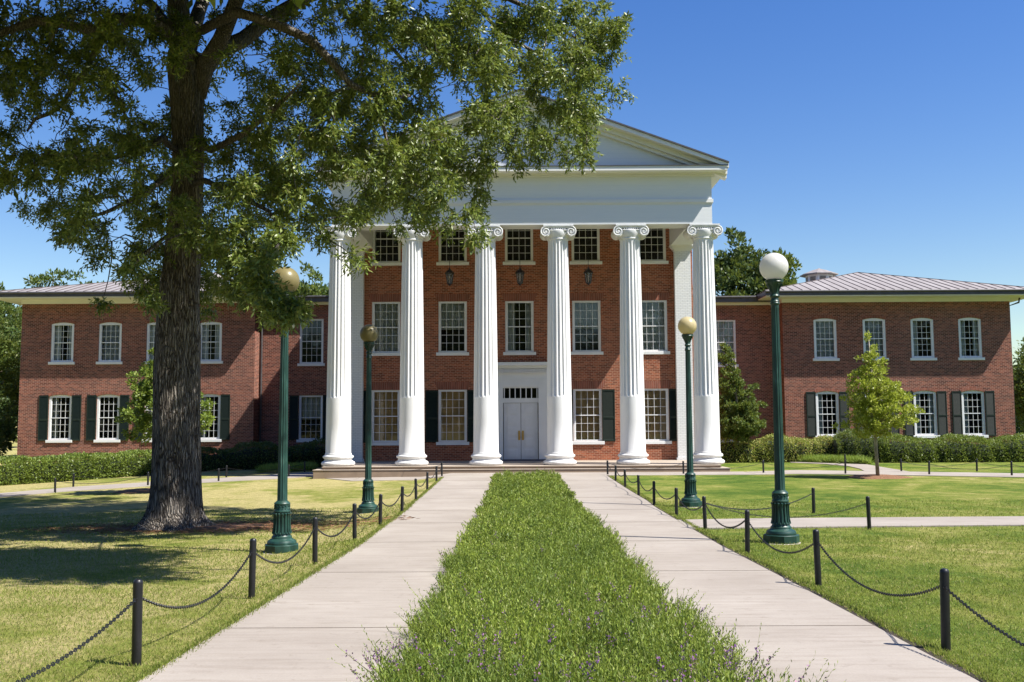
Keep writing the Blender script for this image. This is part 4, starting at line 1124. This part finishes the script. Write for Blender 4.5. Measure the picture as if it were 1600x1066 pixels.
# denser rings for a smooth outline
def catmull(rings_, sub=4):
    out = []
    for i in range(len(rings_) - 1):
        p0, p1, p2, p3 = rings_[max(i - 1, 0)], rings_[i], rings_[i + 1], rings_[min(i + 2, len(rings_) - 1)]
        for s in range(sub):
            t = s / sub
            out.append([b + (c - b) * t if i == 0 else 0.5 * ((2 * b) + (c - a) * t + (2 * a - 5 * b + 4 * c - d) * t * t + (3 * b - a - 3 * c + d) * t ** 3) for a, b, c, d in zip(p0, p1, p2, p3)])
    out.append(rings_[-1]); return out
mbk.rings(catmull(rr))
limbs = [
 (tr(V_(290, 110), V_(282, 60), V_(278, 0), V_(276, -80, .3), V_(268, -180, .5), V_(262, -300, 0), V_(270, -430, 0)), [.33, .25, .225, .2, .16, .12, .06]),
 (tr(V_(306, 150), V_(322, 100, -.1), V_(345, 62, -.4), V_(362, 20, -.8), V_(385, -40, -1.2), V_(420, -120, -1.5), V_(470, -220, -2)), [.22, .19, .17, .155, .14, .1, .05]),
 (tr(V_(308, 118), V_(340, 80, .5), V_(380, 62, 1.0), V_(420, 30, 1.4), V_(480, -5, 1.8), V_(560, -30, 2.0), V_(700, -45, 1.5), V_(820, 10, .6), V_(900, 60, 0)), [.24, .2, .18, .165, .15, .12, .08, .05, .025]),
 (tr(V_(315, 48, -.7), V_(345, 32, -1.6), V_(372, 20, -2.2), V_(400, 28, -2.6), V_(440, 42, -3), V_(485, 62, -3.4), V_(520, 98, -3.6), V_(548, 132, -3.6), V_(585, 148, -3.4), V_(640, 150, -3)), [.1, .1, .1, .095, .09, .08, .07, .06, .05, .03]),
 (tr(V_(285, 75), V_(250, 40, -.6), V_(215, 30, -1.2), V_(180, 28, -1.8), V_(150, 48, -2.2), V_(110, 40, -2.6), V_(60, 32, -2.8), V_(0, 52, -3), V_(-70, 40, -3)), [.17, .14, .12, .11, .1, .09, .085, .07, .04]),
 (tr(V_(165, 42, -2.0), V_(140, 100, -1.8), V_(115, 135, -1.6), V_(96, 165, -1.6), V_(78, 177, -1.5), V_(55, 186, -1.5), V_(42, 205, -1.5)), [.06, .05, .045, .045, .045, .035, .02]),
 (tr(V_(96, 168, -1.6), V_(112, 178, -1.5), V_(100, 200, -1.4)), [.025, .022, .012]),
 (tr(V_(130, 118, -1.6), V_(160, 140, -1.2), V_(190, 156, -1.1), V_(196, 180, -1.1)), [.03, .026, .022, .015]),
 (tr(V_(282, 240), V_(262, 225, -.8), V_(255, 215, -1.5), V_(215, 240, -2.2), V_(150, 250, -2.5), V_(80, 240, -2.5)), [.08, .07, .06, .05, .035, .02]),
 (tr(V_(300, 220), V_(330, 235, -.8), V_(380, 210, -2), V_(430, 170, -3), V_(470, 130, -3.5)), [.08, .07, .06, .04, .02]),
 (tr(V_(296, 290), V_(320, 282, -1), V_(360, 300, -2.4), V_(420, 330, -3.2), V_(460, 390, -3.5)), [.07, .06, .05, .035, .015]),
 (tr(V_(290, 270), V_(275, 262, -1), V_(230, 300, -2.4), V_(170, 330, -3), V_(110, 350, -3)), [.07, .06, .05, .035, .015]),
 (tr(V_(286, 380), V_(300, 392, -1.4), V_(350, 400, -2.2), V_(400, 430, -2.6)), [.06, .05, .035, .015]),
 (tr(V_(284, 360), V_(262, 368, -1), V_(220, 400, -1.8), V_(190, 440, -2)), [.05, .04, .03, .015]),
 (tr(V_(585, 148, -3.4), V_(600, 200, -3.2), V_(610, 250, -3), V_(650, 290, -2.8)), [.04, .035, .025, .012]),
 (tr(V_(560, -30, 2.0), V_(600, 60, 2.2), V_(660, 130, 2), V_(690, 200, 1.6)), [.07, .05, .035, .015]),
 (tr(V_(700, -45, 1.5), V_(780, 50, 1), V_(850, 90, .4), V_(900, 150, 0)), [.06, .045, .03, .012]),
 (tr(V_(290, 90), V_(310, 20, 2), V_(340, -60, 4), V_(380, -200, 5)), [.2, .16, .12, .05]),
 (tr(V_(276, -80), V_(200, -160, -1), V_(90, -260, -2), V_(-40, -340, -2)), [.14, .11, .08, .03]),
 (tr(V_(285, 75), V_(240, 10, 2), V_(150, -60, 4), V_(0, -120, 5)), [.14, .11, .08, .03]),
]
nodes = []; 
for pts, rad in limbs:
    for i in range(len(pts) - 1):
        k = max(1, int((pts[i + 1] - pts[i]).length / .35))
        for q in range(k): nodes.append(pts[i].lerp(pts[i + 1], q / k))
    nodes.append(pts[-1]); mbk.tube(pts, rad, 12 if rad[0] > .1 else 8)
for i in range(10, len(prof) - 1): nodes.append(V_(prof[i][0], prof[i][1]))
NA = np.array([list(p) for p in nodes]); CA = np.array([list(p) for p in cent])
d2 = np.full(len(CA), 1e9); par = np.zeros(len(CA), int)
for i in range(0, len(CA)):
    dd = ((NA - CA[i]) ** 2).sum(1); par[i] = dd.argmin(); d2[i] = dd.min()
done = np.zeros(len(CA), bool); NL = [Vector(p) for p in NA]
outd = np.zeros_like(CA)
for _ in range(len(CA)):
    dm = np.where(done, 1e9, d2); i = int(dm.argmin()); done[i] = True
    a, b = NL[par[i]], Vector(CA[i]); L_ = (b - a).length
    mid1 = a.lerp(b, .35) + Vector((rnd.uniform(-1, 1), rnd.uniform(-1, 1), rnd.uniform(.2, 1.2))) * L_ * .09
    mid2 = a.lerp(b, .7) + Vector((rnd.uniform(-1, 1), rnd.uniform(-1, 1), rnd.uniform(0, 1))) * L_ * .08
    r0 = .009 + .009 * min(L_, 2.2)
    mbk.tube([a, mid1, mid2, b], [r0, r0 * .8, r0 * .6, r0 * .35], 4, cap=False)
    dv = (b - a); outd[i] = list(dv.normalized() if dv.length > 1e-6 else Vector((0, 0, -1)))
    for p in (mid1, mid2, b):
        k = len(NL); NL.append(p); dd = ((CA - np.array(p)) ** 2).sum(1) * 1.15; up = dd < d2; d2[up] = dd[up]; par[up] = k
o = mbk.build('trunk', 'bark', oak, True); o.location = -Vector((OX, OY, OZ))
Q1 = sprays(CA[:nvis], outd[:nvis], 30, np.array(rads[:nvis]), .25, .115, .034, 11, .4)
Q2 = sprays(CA[nvis:], outd[nvis:], 34, np.array(rads[nvis:]), .6, .28, .1, 9, .35)
o = npmesh('crown', np.concatenate([Q1, Q2]), 4, 'oak_leaf', oak); o.location = -Vector((OX, OY, OZ))

# ---- trees in general
def tree(name, label, x, y, z, ells, nclump, crad, lpc, leaf, mat, trunk_r, trunk_top, group=None, bark='twig', up=.3, fill=.55, lw=.45, cat='tree', lean=0):
    root = empty(name, (x, y, z)); tag(root, label, cat, group)
    C_ = []
    vol = [e[3] * e[4] * e[5] for e in ells]; tot = sum(vol)
    for e, v in zip(ells, vol):
        for _ in range(max(2, int(nclump * v / tot))):
            q = Vector((rnd.gauss(0, 1), rnd.gauss(0, 1), rnd.gauss(0, 1))).normalized() * (rnd.uniform(fill, 1) ** .6)
            C_.append((e[0] + q.x * e[3], e[1] + q.y * e[4], e[2] + q.z * e[5], ))
    C_ = np.array(C_); n = len(C_)
    cc = np.array([0, 0, np.mean(C_[:, 2])]); out = unit(C_ - cc)
    P = np.repeat(C_, lpc, 0); rr_ = np.repeat(rng.uniform(.6, 1.25, n) * crad, lpc)[:, None]
    dd = unit(rng.normal(size=P.shape)); P = P + dd * rr_ * rng.uniform(.25, 1, (len(P), 1)) * np.array([1, 1, .75])
    D = unit(dd * .8 + np.repeat(out, lpc, 0) * .4 + rng.normal(size=P.shape) * .6 + np.array([0, 0, up]))
    lm = MB()
    tt = [(0, 0, -.15), (lean * .3, 0, trunk_top * .3), (lean * .6, 0, trunk_top * .6), (lean, 0, trunk_top)]
    lm.tube(tt, [trunk_r * 1.25, trunk_r, trunk_r * .75, trunk_r * .2], 9)
    for i in rng.choice(n, min(n, 34), replace=False):
        b = Vector(C_[i]); h = max(trunk_top * .18, min(trunk_top * .95, b.z - (Vector((b.x, b.y, 0)).length) * .6)); a = Vector((lean * h / trunk_top, 0, h))
        lm.tube([a, a.lerp(b, .5) + Vector((0, 0, .06 * (b - a).length)), b], [trunk_r * .4, trunk_r * .25, trunk_r * .1], 5, cap=False)
    lm.build('trunk', bark, root, True)
    npmesh('crown', leaves(P, D, leaf * rng.uniform(.6, 1.3, len(P)), leaf * lw * rng.uniform(.7, 1.3, len(P))), 4, mat, root)
    return root
# young tree on the right lawn
p = gr(1372, 747); zt = lambda py, px=1370: at(px, py, p.y).z - float(gh(p.x, p.y)); s_ = p.y / 1555
E = lambda px, py, rx, ry: ((px - 1371) * s_, rnd.uniform(-.15, .15), zt(py), rx * s_, rx * s_ * .95, ry * s_)
tree('young_tree', 'slender young tree with bright yellow green leaves on the sunny lawn', p.x, p.y, float(gh(p.x, p.y)),
     [E(1361, 528, 7, 14), E(1364, 548, 14, 14), E(1362, 566, 23, 14), E(1366, 585, 33, 15), E(1368, 604, 42, 15), E(1374, 624, 52, 15), E(1378, 643, 58, 14), E(1374, 660, 50, 12), E(1366, 674, 30, 9), E(1425, 655, 12, 8), E(1322, 668, 14, 8)],
     430, .13, 42, .1, 'young_leaf', .055, zt(530), bark='pale_bark', fill=.2, lw=.5, lean=-.15)
p = gr(208, 772); zt2 = lambda py: at(208, py, p.y).z - float(gh(p.x, p.y)); s2 = p.y / 1555
E2 = lambda px, py, rx, ry: ((px - 250) * s2, rnd.uniform(-.15, .15), zt2(py), rx * s2, rx * s2 * .95, ry * s2)
tree('young_tree', 'young light green tree mostly hidden behind the oak trunk', at(250, 760, p.y).x, p.y, float(gh(p.x, p.y)),
     [E2(250, 560, 28, 30), E2(246, 600, 52, 30), E2(244, 640, 62, 32), E2(225, 665, 44, 24), E2(296, 645, 34, 36)], 260, .16, 60, .11, 'sapling_leaf', .06, zt2(540), bark='pale_bark', fill=.25, lw=.5)

def bgtree(label, px, ptop, pbot, wpx, Y, mat, nclump=150, leaf=.4, lpc=95, group='trees behind the hall', crad=.75, fill=.6, name='tree', ells=None):
    X = at(px, 500, Y).x; z0 = float(gh(X, Y)); k = Y / 1555; top = at(px, ptop, Y).z - z0; bot = at(px, pbot, Y).z - z0; w = wpx * k / 2; h = (top - bot) / 2; c = (top + bot) / 2
    el = [(0, 0, c - h * .2, w, w, h * .8), (w * .35, .5, c + h * .25, w * .6, w * .6, h * .6), (-w * .4, -.4, c + h * .1, w * .55, w * .55, h * .62), (w * .05, 0, c + h * .5, w * .42, w * .42, h * .5)]
    return tree(name, label, X, Y, z0, el, nclump, crad, lpc, leaf, mat, .22, c + h * .6, group, fill=fill)
bgtree('tall dark tree rising behind the link between portico and wing', 1148, 358, 600, 130, 84, 'dark_leaf', 260)
bgtree('rounded dark tree just behind the white globe', 1222, 385, 600, 62, 82, 'mid_leaf', 150)
bgtree('dark tree top seen past the first column', 486, 425, 600, 95, 82, 'mid_leaf', 150)
bgtree('wispy pine top showing over the shaded link roof', 478, 418, 600, 45, 95, 'dark_leaf', 60)
for i, (px, pt_, w_) in enumerate(((48, 432, 85), (74, 424, 75), (110, 420, 95), (142, 432, 60))):
    bgtree(['small green tree top behind the roof near the eave corner', 'yellowish tree top behind the shaded wing roof', 'highest green tree top behind the shaded wing roof', 'tiny tree top where roof meets oak leaves'][i], px, pt_, 620, w_, 92, ['mid_leaf', 'mid_leaf', 'dark_leaf', 'dark_leaf'][i], 110, lpc=70)
bgtree('dense green tree beside the outer corner of the shaded wing', -22, 450, 725, 125, 60, 'mid_leaf', 320, .24, 70, crad=.5, group='trees beside the wings')
bgtree('dark tree farther back at the edge of the picture', -8, 440, 690, 44, 75, 'dark_leaf', 120, group='trees beside the wings')
bgtree('dark bushy tree beside the sunlit wing corner', 1640, 505, 715, 125, 64, 'mid_leaf', 240, .26, 60, crad=.55, group='trees beside the wings')
bgtree('second tree past the sunlit wing, higher behind', 1612, 512, 715, 60, 78, 'dark_leaf', 120, .3, 60, group='trees beside the wings')
# conical evergreen by the last column
X = at(1150, 600, 49).x; z0 = float(gh(X, 49)); k = 49 / 1555
zz_ = lambda py: at(1150, py, 49).z - z0
tree('evergreen_tree', 'dark conical evergreen between the last column and the wing', X, 49, z0,
     [((1135 - 1150) * k, 0, zz_(558), 14 * k, 14 * k, 22 * k), ((1140 - 1150) * k, 0, zz_(595), 22 * k, 22 * k, 24 * k), (0, 0, zz_(630), 32 * k, 32 * k, 22 * k), (2 * k, 0, zz_(662), 38 * k, 38 * k, 24 * k), ((1172 - 1150) * k, 0, zz_(606), 12 * k, 12 * k, 7 * k), ((1182 - 1150) * k, 0, zz_(634), 12 * k, 12 * k, 6 * k)],
     330, .18, 70, .13, 'mid_leaf', .09, zz_(560), bark='pale_bark', fill=.3, lw=.5)
# distant tree line that closes the horizon
FX = []
for a in np.linspace(-75, 75, 420):
    th = R(a); rr0 = rnd.uniform(150, 185); FX.append((rr0 * math.sin(th), rr0 * math.cos(th), rnd.uniform(1, 8)))
for a in np.linspace(75, 285, 520):       # unseen grove behind the viewer, added to cut sky fill and pane reflections
    th = R(a); rr0 = rnd.uniform(62, 90); FX.append((rr0 * math.sin(th), rr0 * math.cos(th), rnd.uniform(2, 15)))
FX = np.array(FX); P = np.repeat(FX, 110, 0) + rng.normal(size=(len(FX) * 110, 3)) * np.array([2.8, 2.8, 2.2]); P[:, 2] = np.abs(P[:, 2])
o = npmesh('far_and_unseen_woods', leaves(P, rng.normal(size=P.shape), 1.7, 1.2), 4, 'dark_leaf'); tag(o, 'dark line of distant woods on the horizon, with added unseen grove behind the viewer', kind='stuff')

# ================================================================== HEDGES AND SHRUBS
def hedge(name, label, pts, width, hfun, leaf, mat, dens=900, cat='hedge', lump=.12, group=None):
    """pts: polyline of the centre line on the ground"""
    pts = [np.array(p[:2], float) for p in pts]; seg = [np.linalg.norm(pts[i + 1] - pts[i]) for i in range(len(pts) - 1)]; tot = sum(seg)
    root = empty(name, (pts[0][0], pts[0][1], float(gh(pts[0][0], pts[0][1])))); tag(root, label, cat, group); rl = Vector(root.location)
    def pos(s):
        for i, L in enumerate(seg):
            if s <= L or i == len(seg) - 1: return pts[i] + (pts[i + 1] - pts[i]) * (s / L), (pts[i + 1] - pts[i]) / L
            s -= L
    body = MB(); rr = []; n = max(6, int(tot / .4))
    for i in range(n + 1):
        s = tot * i / n; c, t = pos(s); nn = np.array([-t[1], t[0]]); h = hfun(s / tot) * .86; z = float(gh(c[0], c[1])); w = width * .43
        ring = []
        for u, v in ((-1, 0), (-1.02, .55), (-.85, .9), (-.3, 1), (.3, 1), (.85, .9), (1.02, .55), (1, 0)):
            q = c + nn * u * w; ring.append((q[0], q[1], z - .05 + v * h * (1 + rnd.uniform(-.07, .07))))
        rr.append(ring)
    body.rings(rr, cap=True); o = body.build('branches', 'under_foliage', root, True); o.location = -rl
    N = int(tot * (width + 2 * hfun(.5)) * dens)
    S = rng.uniform(-.01, 1.01, N) * tot; A = rng.uniform(0, 1, N); P = np.zeros((N, 3)); Nn = np.zeros((N, 3))
    lx = rng.uniform(0, 6, 8)
    for i in range(N):
        s = min(max(S[i], 0), tot); c, t = pos(s); nn = np.array([-t[1], t[0]]); h = hfun(s / tot)
        lump_ = lump * (math.sin(s * 2.1 + lx[0]) * .5 + math.sin(s * 4.7 + lx[1]) * .4 + math.sin(s * 9.3 + lx[2] + A[i] * 9) * .35)
        a = A[i] * (width + 2 * h); w = width / 2
        if a < h: u, v, un, vn = -1, a / h, -1, .25
        elif a < h + width: u, v, un, vn = (a - h) / width * 2 - 1, 1, 0, 1
        else: u, v, un, vn = 1, (a - h - width) / h, 1, .25
        rd = 1 - .16 * (abs(u) ** 4) * (v ** 4) + lump_ * .6 + rng.normal() * .035
        q = c + t * (S[i] - s) + nn * u * w * rd; P[i] = (q[0], q[1], float(gh(q[0], q[1])) + max(.02, v * h * rd)); Nn[i] = (nn[0] * un, nn[1] * un, vn)
    D = unit(Nn + rng.normal(size=P.shape) * .75)
    o = npmesh('foliage', leaves(P, D, leaf * rng.uniform(.6, 1.3, N), leaf * .55 * rng.uniform(.7, 1.3, N)), 4, mat, root); o.location = -rl
def cp(px, py): p = gr(px, py); return (p.x, p.y)
def off(p, d): return (p[0], p[1] + d)
hedge('hedge', 'long clipped dark green hedge between the walk and the shaded wing', [off(cp(-70, 763), 1), off(cp(0, 758), 1), off(cp(110, 751), 1), off(cp(232, 742), 1)], 1.7, lambda t: .95, .085, 'boxwood_leaf', 900)
hedge('hedge', 'shrub bed in deep shade behind the oak trunk', [off(cp(238, 741), 1.2), off(cp(330, 737), 1.2), off(cp(420, 734), 1.4), off(cp(492, 731), 1.6)], 2.0, lambda t: 1.0 + .12 * math.sin(t * 14), .1, 'dark_leaf', 420, lump=.2)
YH = 49.5
hedge('hedge', 'loose yellowish green shrubs beside the last column', [(AX(1118, YH, 700), YH), (AX(1215, YH, 700), YH), (AX(1318, YH, 700), YH)], 1.7, lambda t: 1.16 + .1 * math.sin(t * 17) - .1 * t, .085, 'azalea_leaf', 700, lump=.22)
hedge('shrub', 'taller dark arching shrub behind the young tree', [(AX(1300, YH - .6, 700), YH - .6), (AX(1374, YH - .6, 700), YH - .6)], 1.9, lambda t: 1.42 - .3 * abs(t - .45), .08, 'mid_leaf', 800, cat='shrub', lump=.25)
YB_ = 48.6
hedge('hedge', 'rounded dark boxwood hedge under the sunlit wing windows', [(AX(1368, YB_, 700), YB_), (AX(1490, YB_, 700), YB_), (AX(1700, YB_, 700), YB_)], 1.9, lambda t: 1.1 + .07 * math.sin(t * 21), .075, 'boxwood_leaf', 900, lump=.2)
def tufts(label, P0, P1, depth, n, h, mat='monkey_grass'):
    a = rng.uniform(0, 1, n); b = rng.uniform(0, 1, n) * depth
    X_ = P0[0] + (P1[0] - P0[0]) * a; Y_ = P0[1] + (P1[1] - P0[1]) * a + b
    P = np.stack([X_, Y_, gh(X_, Y_)], 1); D = unit(rng.normal(size=P.shape) * .55 + np.array([0, 0, 1.])); 
    o = npmesh('monkey_grass', leaves(P, D, h * rng.uniform(.5, 1.2, n), .025), 4, mat); tag(o, label, kind='stuff')
tufts('bright low grass edging along the shrubs beyond the young tree', cp(1228, 722), cp(1362, 726.5), 1.3, 14000, .4)
tufts('low bright grass clump beside the portico steps', cp(403, 740), cp(482, 736), 1.6, 9000, .36)

# ================================================================== PLANTING BED BETWEEN THE PATHS
def bed():
    Ls, Fl = [], []
    Ys = []
    for y0, y1, dens, K, LL, WW in ((3.6, 9, 720, 15, .046, .011), (9, 14, 520, 13, .052, .014), (14, 22, 330, 10, .065, .021), (22, 36.2, 190, 8, .085, .032)):
        n = int((BED1 - BED0) * (y1 - y0) * dens)
        x = rng.uniform(BED0 - .06, BED1 + .06, n); y = rng.uniform(y0, y1, n)
        kp = (x > BED0 + .04 + .05 * np.sin(y * 1.9) + .05 * np.sin(y * 4.3) + .03 * np.sin(y * 11)) & (x < BED1 - .04 + .05 * np.sin(y * 1.6 + 1) + .05 * np.sin(y * 3.7) + .03 * np.sin(y * 12.7)); x, y = x[kp], y[kp]; n = len(x)
        lum = .5 + .5 * np.sin(x * 2.3 + y * 1.1) * np.sin(y * 1.7 - x * 1.3) ; lum2 = np.sin(x * 6.1 + 1.3 * np.sin(y * 2.2)) * np.sin(y * 4.3 + x)
        far = np.clip((y - 6) / 20, 0, 1)
        Ht = (.47 - .15 * far) * (.46 + .5 * lum + .26 * lum2 + .1 * np.sin(x * 13 + 2 * y) * np.sin(y * 9)) * rng.uniform(.7, 1.2, n)
        edge = np.minimum(x - BED0, BED1 - x); Ht *= np.clip(.55 + edge * 1.1, 0, 1); Ht = np.maximum(Ht, .09)
        z = gh(x, y); leanx = np.where(edge < .35, np.sign(x - (BED0 + BED1) / 2) * .55, 0)
        D = unit(np.stack([leanx + rng.normal(size=n) * .3, rng.normal(size=n) * .3, np.ones(n)], 1))
        P0 = np.stack([x, y, z], 1)
        t = .22 + .78 * (np.arange(K) + .5) / K
        B = P0[:, None, :] + D[:, None, :] * (t[None, :, None] * Ht[:, None, None])
        LD = rng.normal(size=B.shape); LD[..., 2] = np.abs(LD[..., 2]) * .6 + .75; LD[..., :2] *= .62
        sz = (1.1 - .45 * t)[None, :] * rng.uniform(.7, 1.25, (n, 1))
        B = B.reshape(-1, 3); sz = np.broadcast_to(sz, (n, K)).reshape(-1)
        Ls.append(leaves(B, LD.reshape(-1, 3), LL * sz, WW * sz))
        # taller flowering tips that stand above the mass
        m = rng.random(n) < (.12 if y0 < 14 else .06); q = P0[m]; Dm = unit(D[m] + rng.normal(size=D[m].shape) * .15); hm = Ht[m] * 1.0
        Ls.append(leaves(q, Dm, hm * 1.42, .007 if y0 < 14 else .012))
        kk = 12; tt = (np.arange(kk) + .5) / kk
        B2 = q[:, None, :] + Dm[:, None, :] * (hm[:, None, None] * (.9 + .5 * tt[None, :, None])); L2 = rng.normal(size=B2.shape) * .5 + Dm[:, None, :]
        Ls.append(leaves(B2.reshape(-1, 3), L2.reshape(-1, 3), LL * .5, WW * .6))
        if y0 < 14:
            f = rng.random(len(q)) < np.clip(.75 - (q[:, 1] - 5.5) * .2, .04, 1) * (np.sin(q[:, 0] * 2.6 + 1) * np.sin(q[:, 1] * 2.7) + .3 * np.sin(q[:, 0] * 9) > .1)
            q3, D3, h3 = q[f], Dm[f], hm[f]; kk = 16; tt = (np.arange(kk) + .5) / kk
            B3 = q3[:, None, :] + D3[:, None, :] * (h3[:, None, None] * 1.0 + (.1 * tt)[None, :, None]) + rng.normal(size=(len(q3), kk, 3)) * .008
            Fl.append(leaves(B3.reshape(-1, 3), rng.normal(size=(B3.size // 3, 3)) + np.array([0, 0, .4]), .016, .012))
    o = npmesh('planting_bed', np.concatenate(Ls), 4, 'bed_leaf'); tag(o, 'long bed of feathery bright green plants between the paths', kind='stuff')
    o = npmesh('purple_flowers', np.concatenate(Fl), 4, 'purple_petal'); tag(o, 'small purple flower spikes scattered in the near end of the bed', kind='stuff')
bed()

# ================================================================== TURF BLADES, LITTER
def xl(Y): return np.interp(Y, [p[1] for p in PATH_L], [p[0] for p in PATH_L])
def xr(Y): return np.interp(Y, [p[1] for p in PATH_R], [p[0] for p in PATH_R])
CA1 = np.array(C1); CA2 = np.array(C2)
def blades():
    Q = []
    for y0, y1, dens, w in ((4.5, 8, 2600, 5), (8, 12, 1500, 7.5), (12, 17, 700, 10), (17, 26, 220, 15)):
        for side in (-1, 1):
            n = int(dens * (y1 - y0) * w)
            y = rng.uniform(y0, y1, n); e = xl(y) if side < 0 else xr(y) + .085
            u = rng.random(n) ** 1.25 * w; x = e + side * u
            if side > 0:
                c1 = np.interp(x, CA1[:, 0], CA1[:, 1]); c2 = np.interp(x, CA2[:, 0], CA2[:, 1])
                keep = ~((y < c1) & (y > c2)) | (x < min(CA1[0, 0], CA2[0, 0])); x, y = x[keep], y[keep]
            keep = (x - OX) ** 2 + (y - OY) ** 2 > .8; x, y = x[keep], y[keep]; n = len(x)
            P = np.stack([x, y, gh(x, y)], 1); D = unit(rng.normal(size=P.shape) * .5 + np.array([0, 0, .8]))
            sc = 1 + np.clip((y - 8) / 10, 0, 1.4)
            Q.append(leaves(P, D, .034 * sc ** .5 * rng.uniform(.5, 1.3, n), .005 * sc))
    # shaggy fringe where turf meets the paths
    for side in (-1, 1):
        n = 26000; y = 4.5 + 32 * rng.random(n) ** 1.7; e = xl(y) if side < 0 else xr(y) + .095
        x = e + side * rng.normal(size=n) * .03 + side * .02
        P = np.stack([x, y, gh(x, y)], 1); D = unit(rng.normal(size=P.shape) * .45 + np.array([-side * .25, 0, .8])); sc = 1 + np.clip((y - 8) / 10, 0, 2)
        Q.append(leaves(P, D, .05 * rng.uniform(.5, 1.2, n), .006 * sc))
    o = npmesh('grass', np.concatenate(Q), 4, 'grass_blade'); tag(o, 'short turf blades of the lawns beside the paths', kind='stuff')
blades()
n = 5200; th = rng.uniform(0, 6.283, n); r_ = .7 + rng.random(n) ** 1.8 * 1.5
X_ = OX + .9 + np.cos(th) * r_ * 1.9; Y_ = OY + .15 + np.sin(th) * r_ * .75
P = np.stack([X_, Y_, gh(X_, Y_) + .012 + rng.random(n) * .02], 1); D = rng.normal(size=P.shape); D[:, 2] = rng.normal(size=n) * .08
o = npmesh('fallen_needles', leaves(P, D, .19 * rng.uniform(.6, 1.2, n), .012), 4, 'pine_needle'); tag(o, 'reddish fallen needles scattered around the oak trunk', kind='stuff')
disc('mulch_ring', OX + .5, OY + .1, 1.9, .95, 'reddish litter and bare soil round the oak roots', hgt=.05)
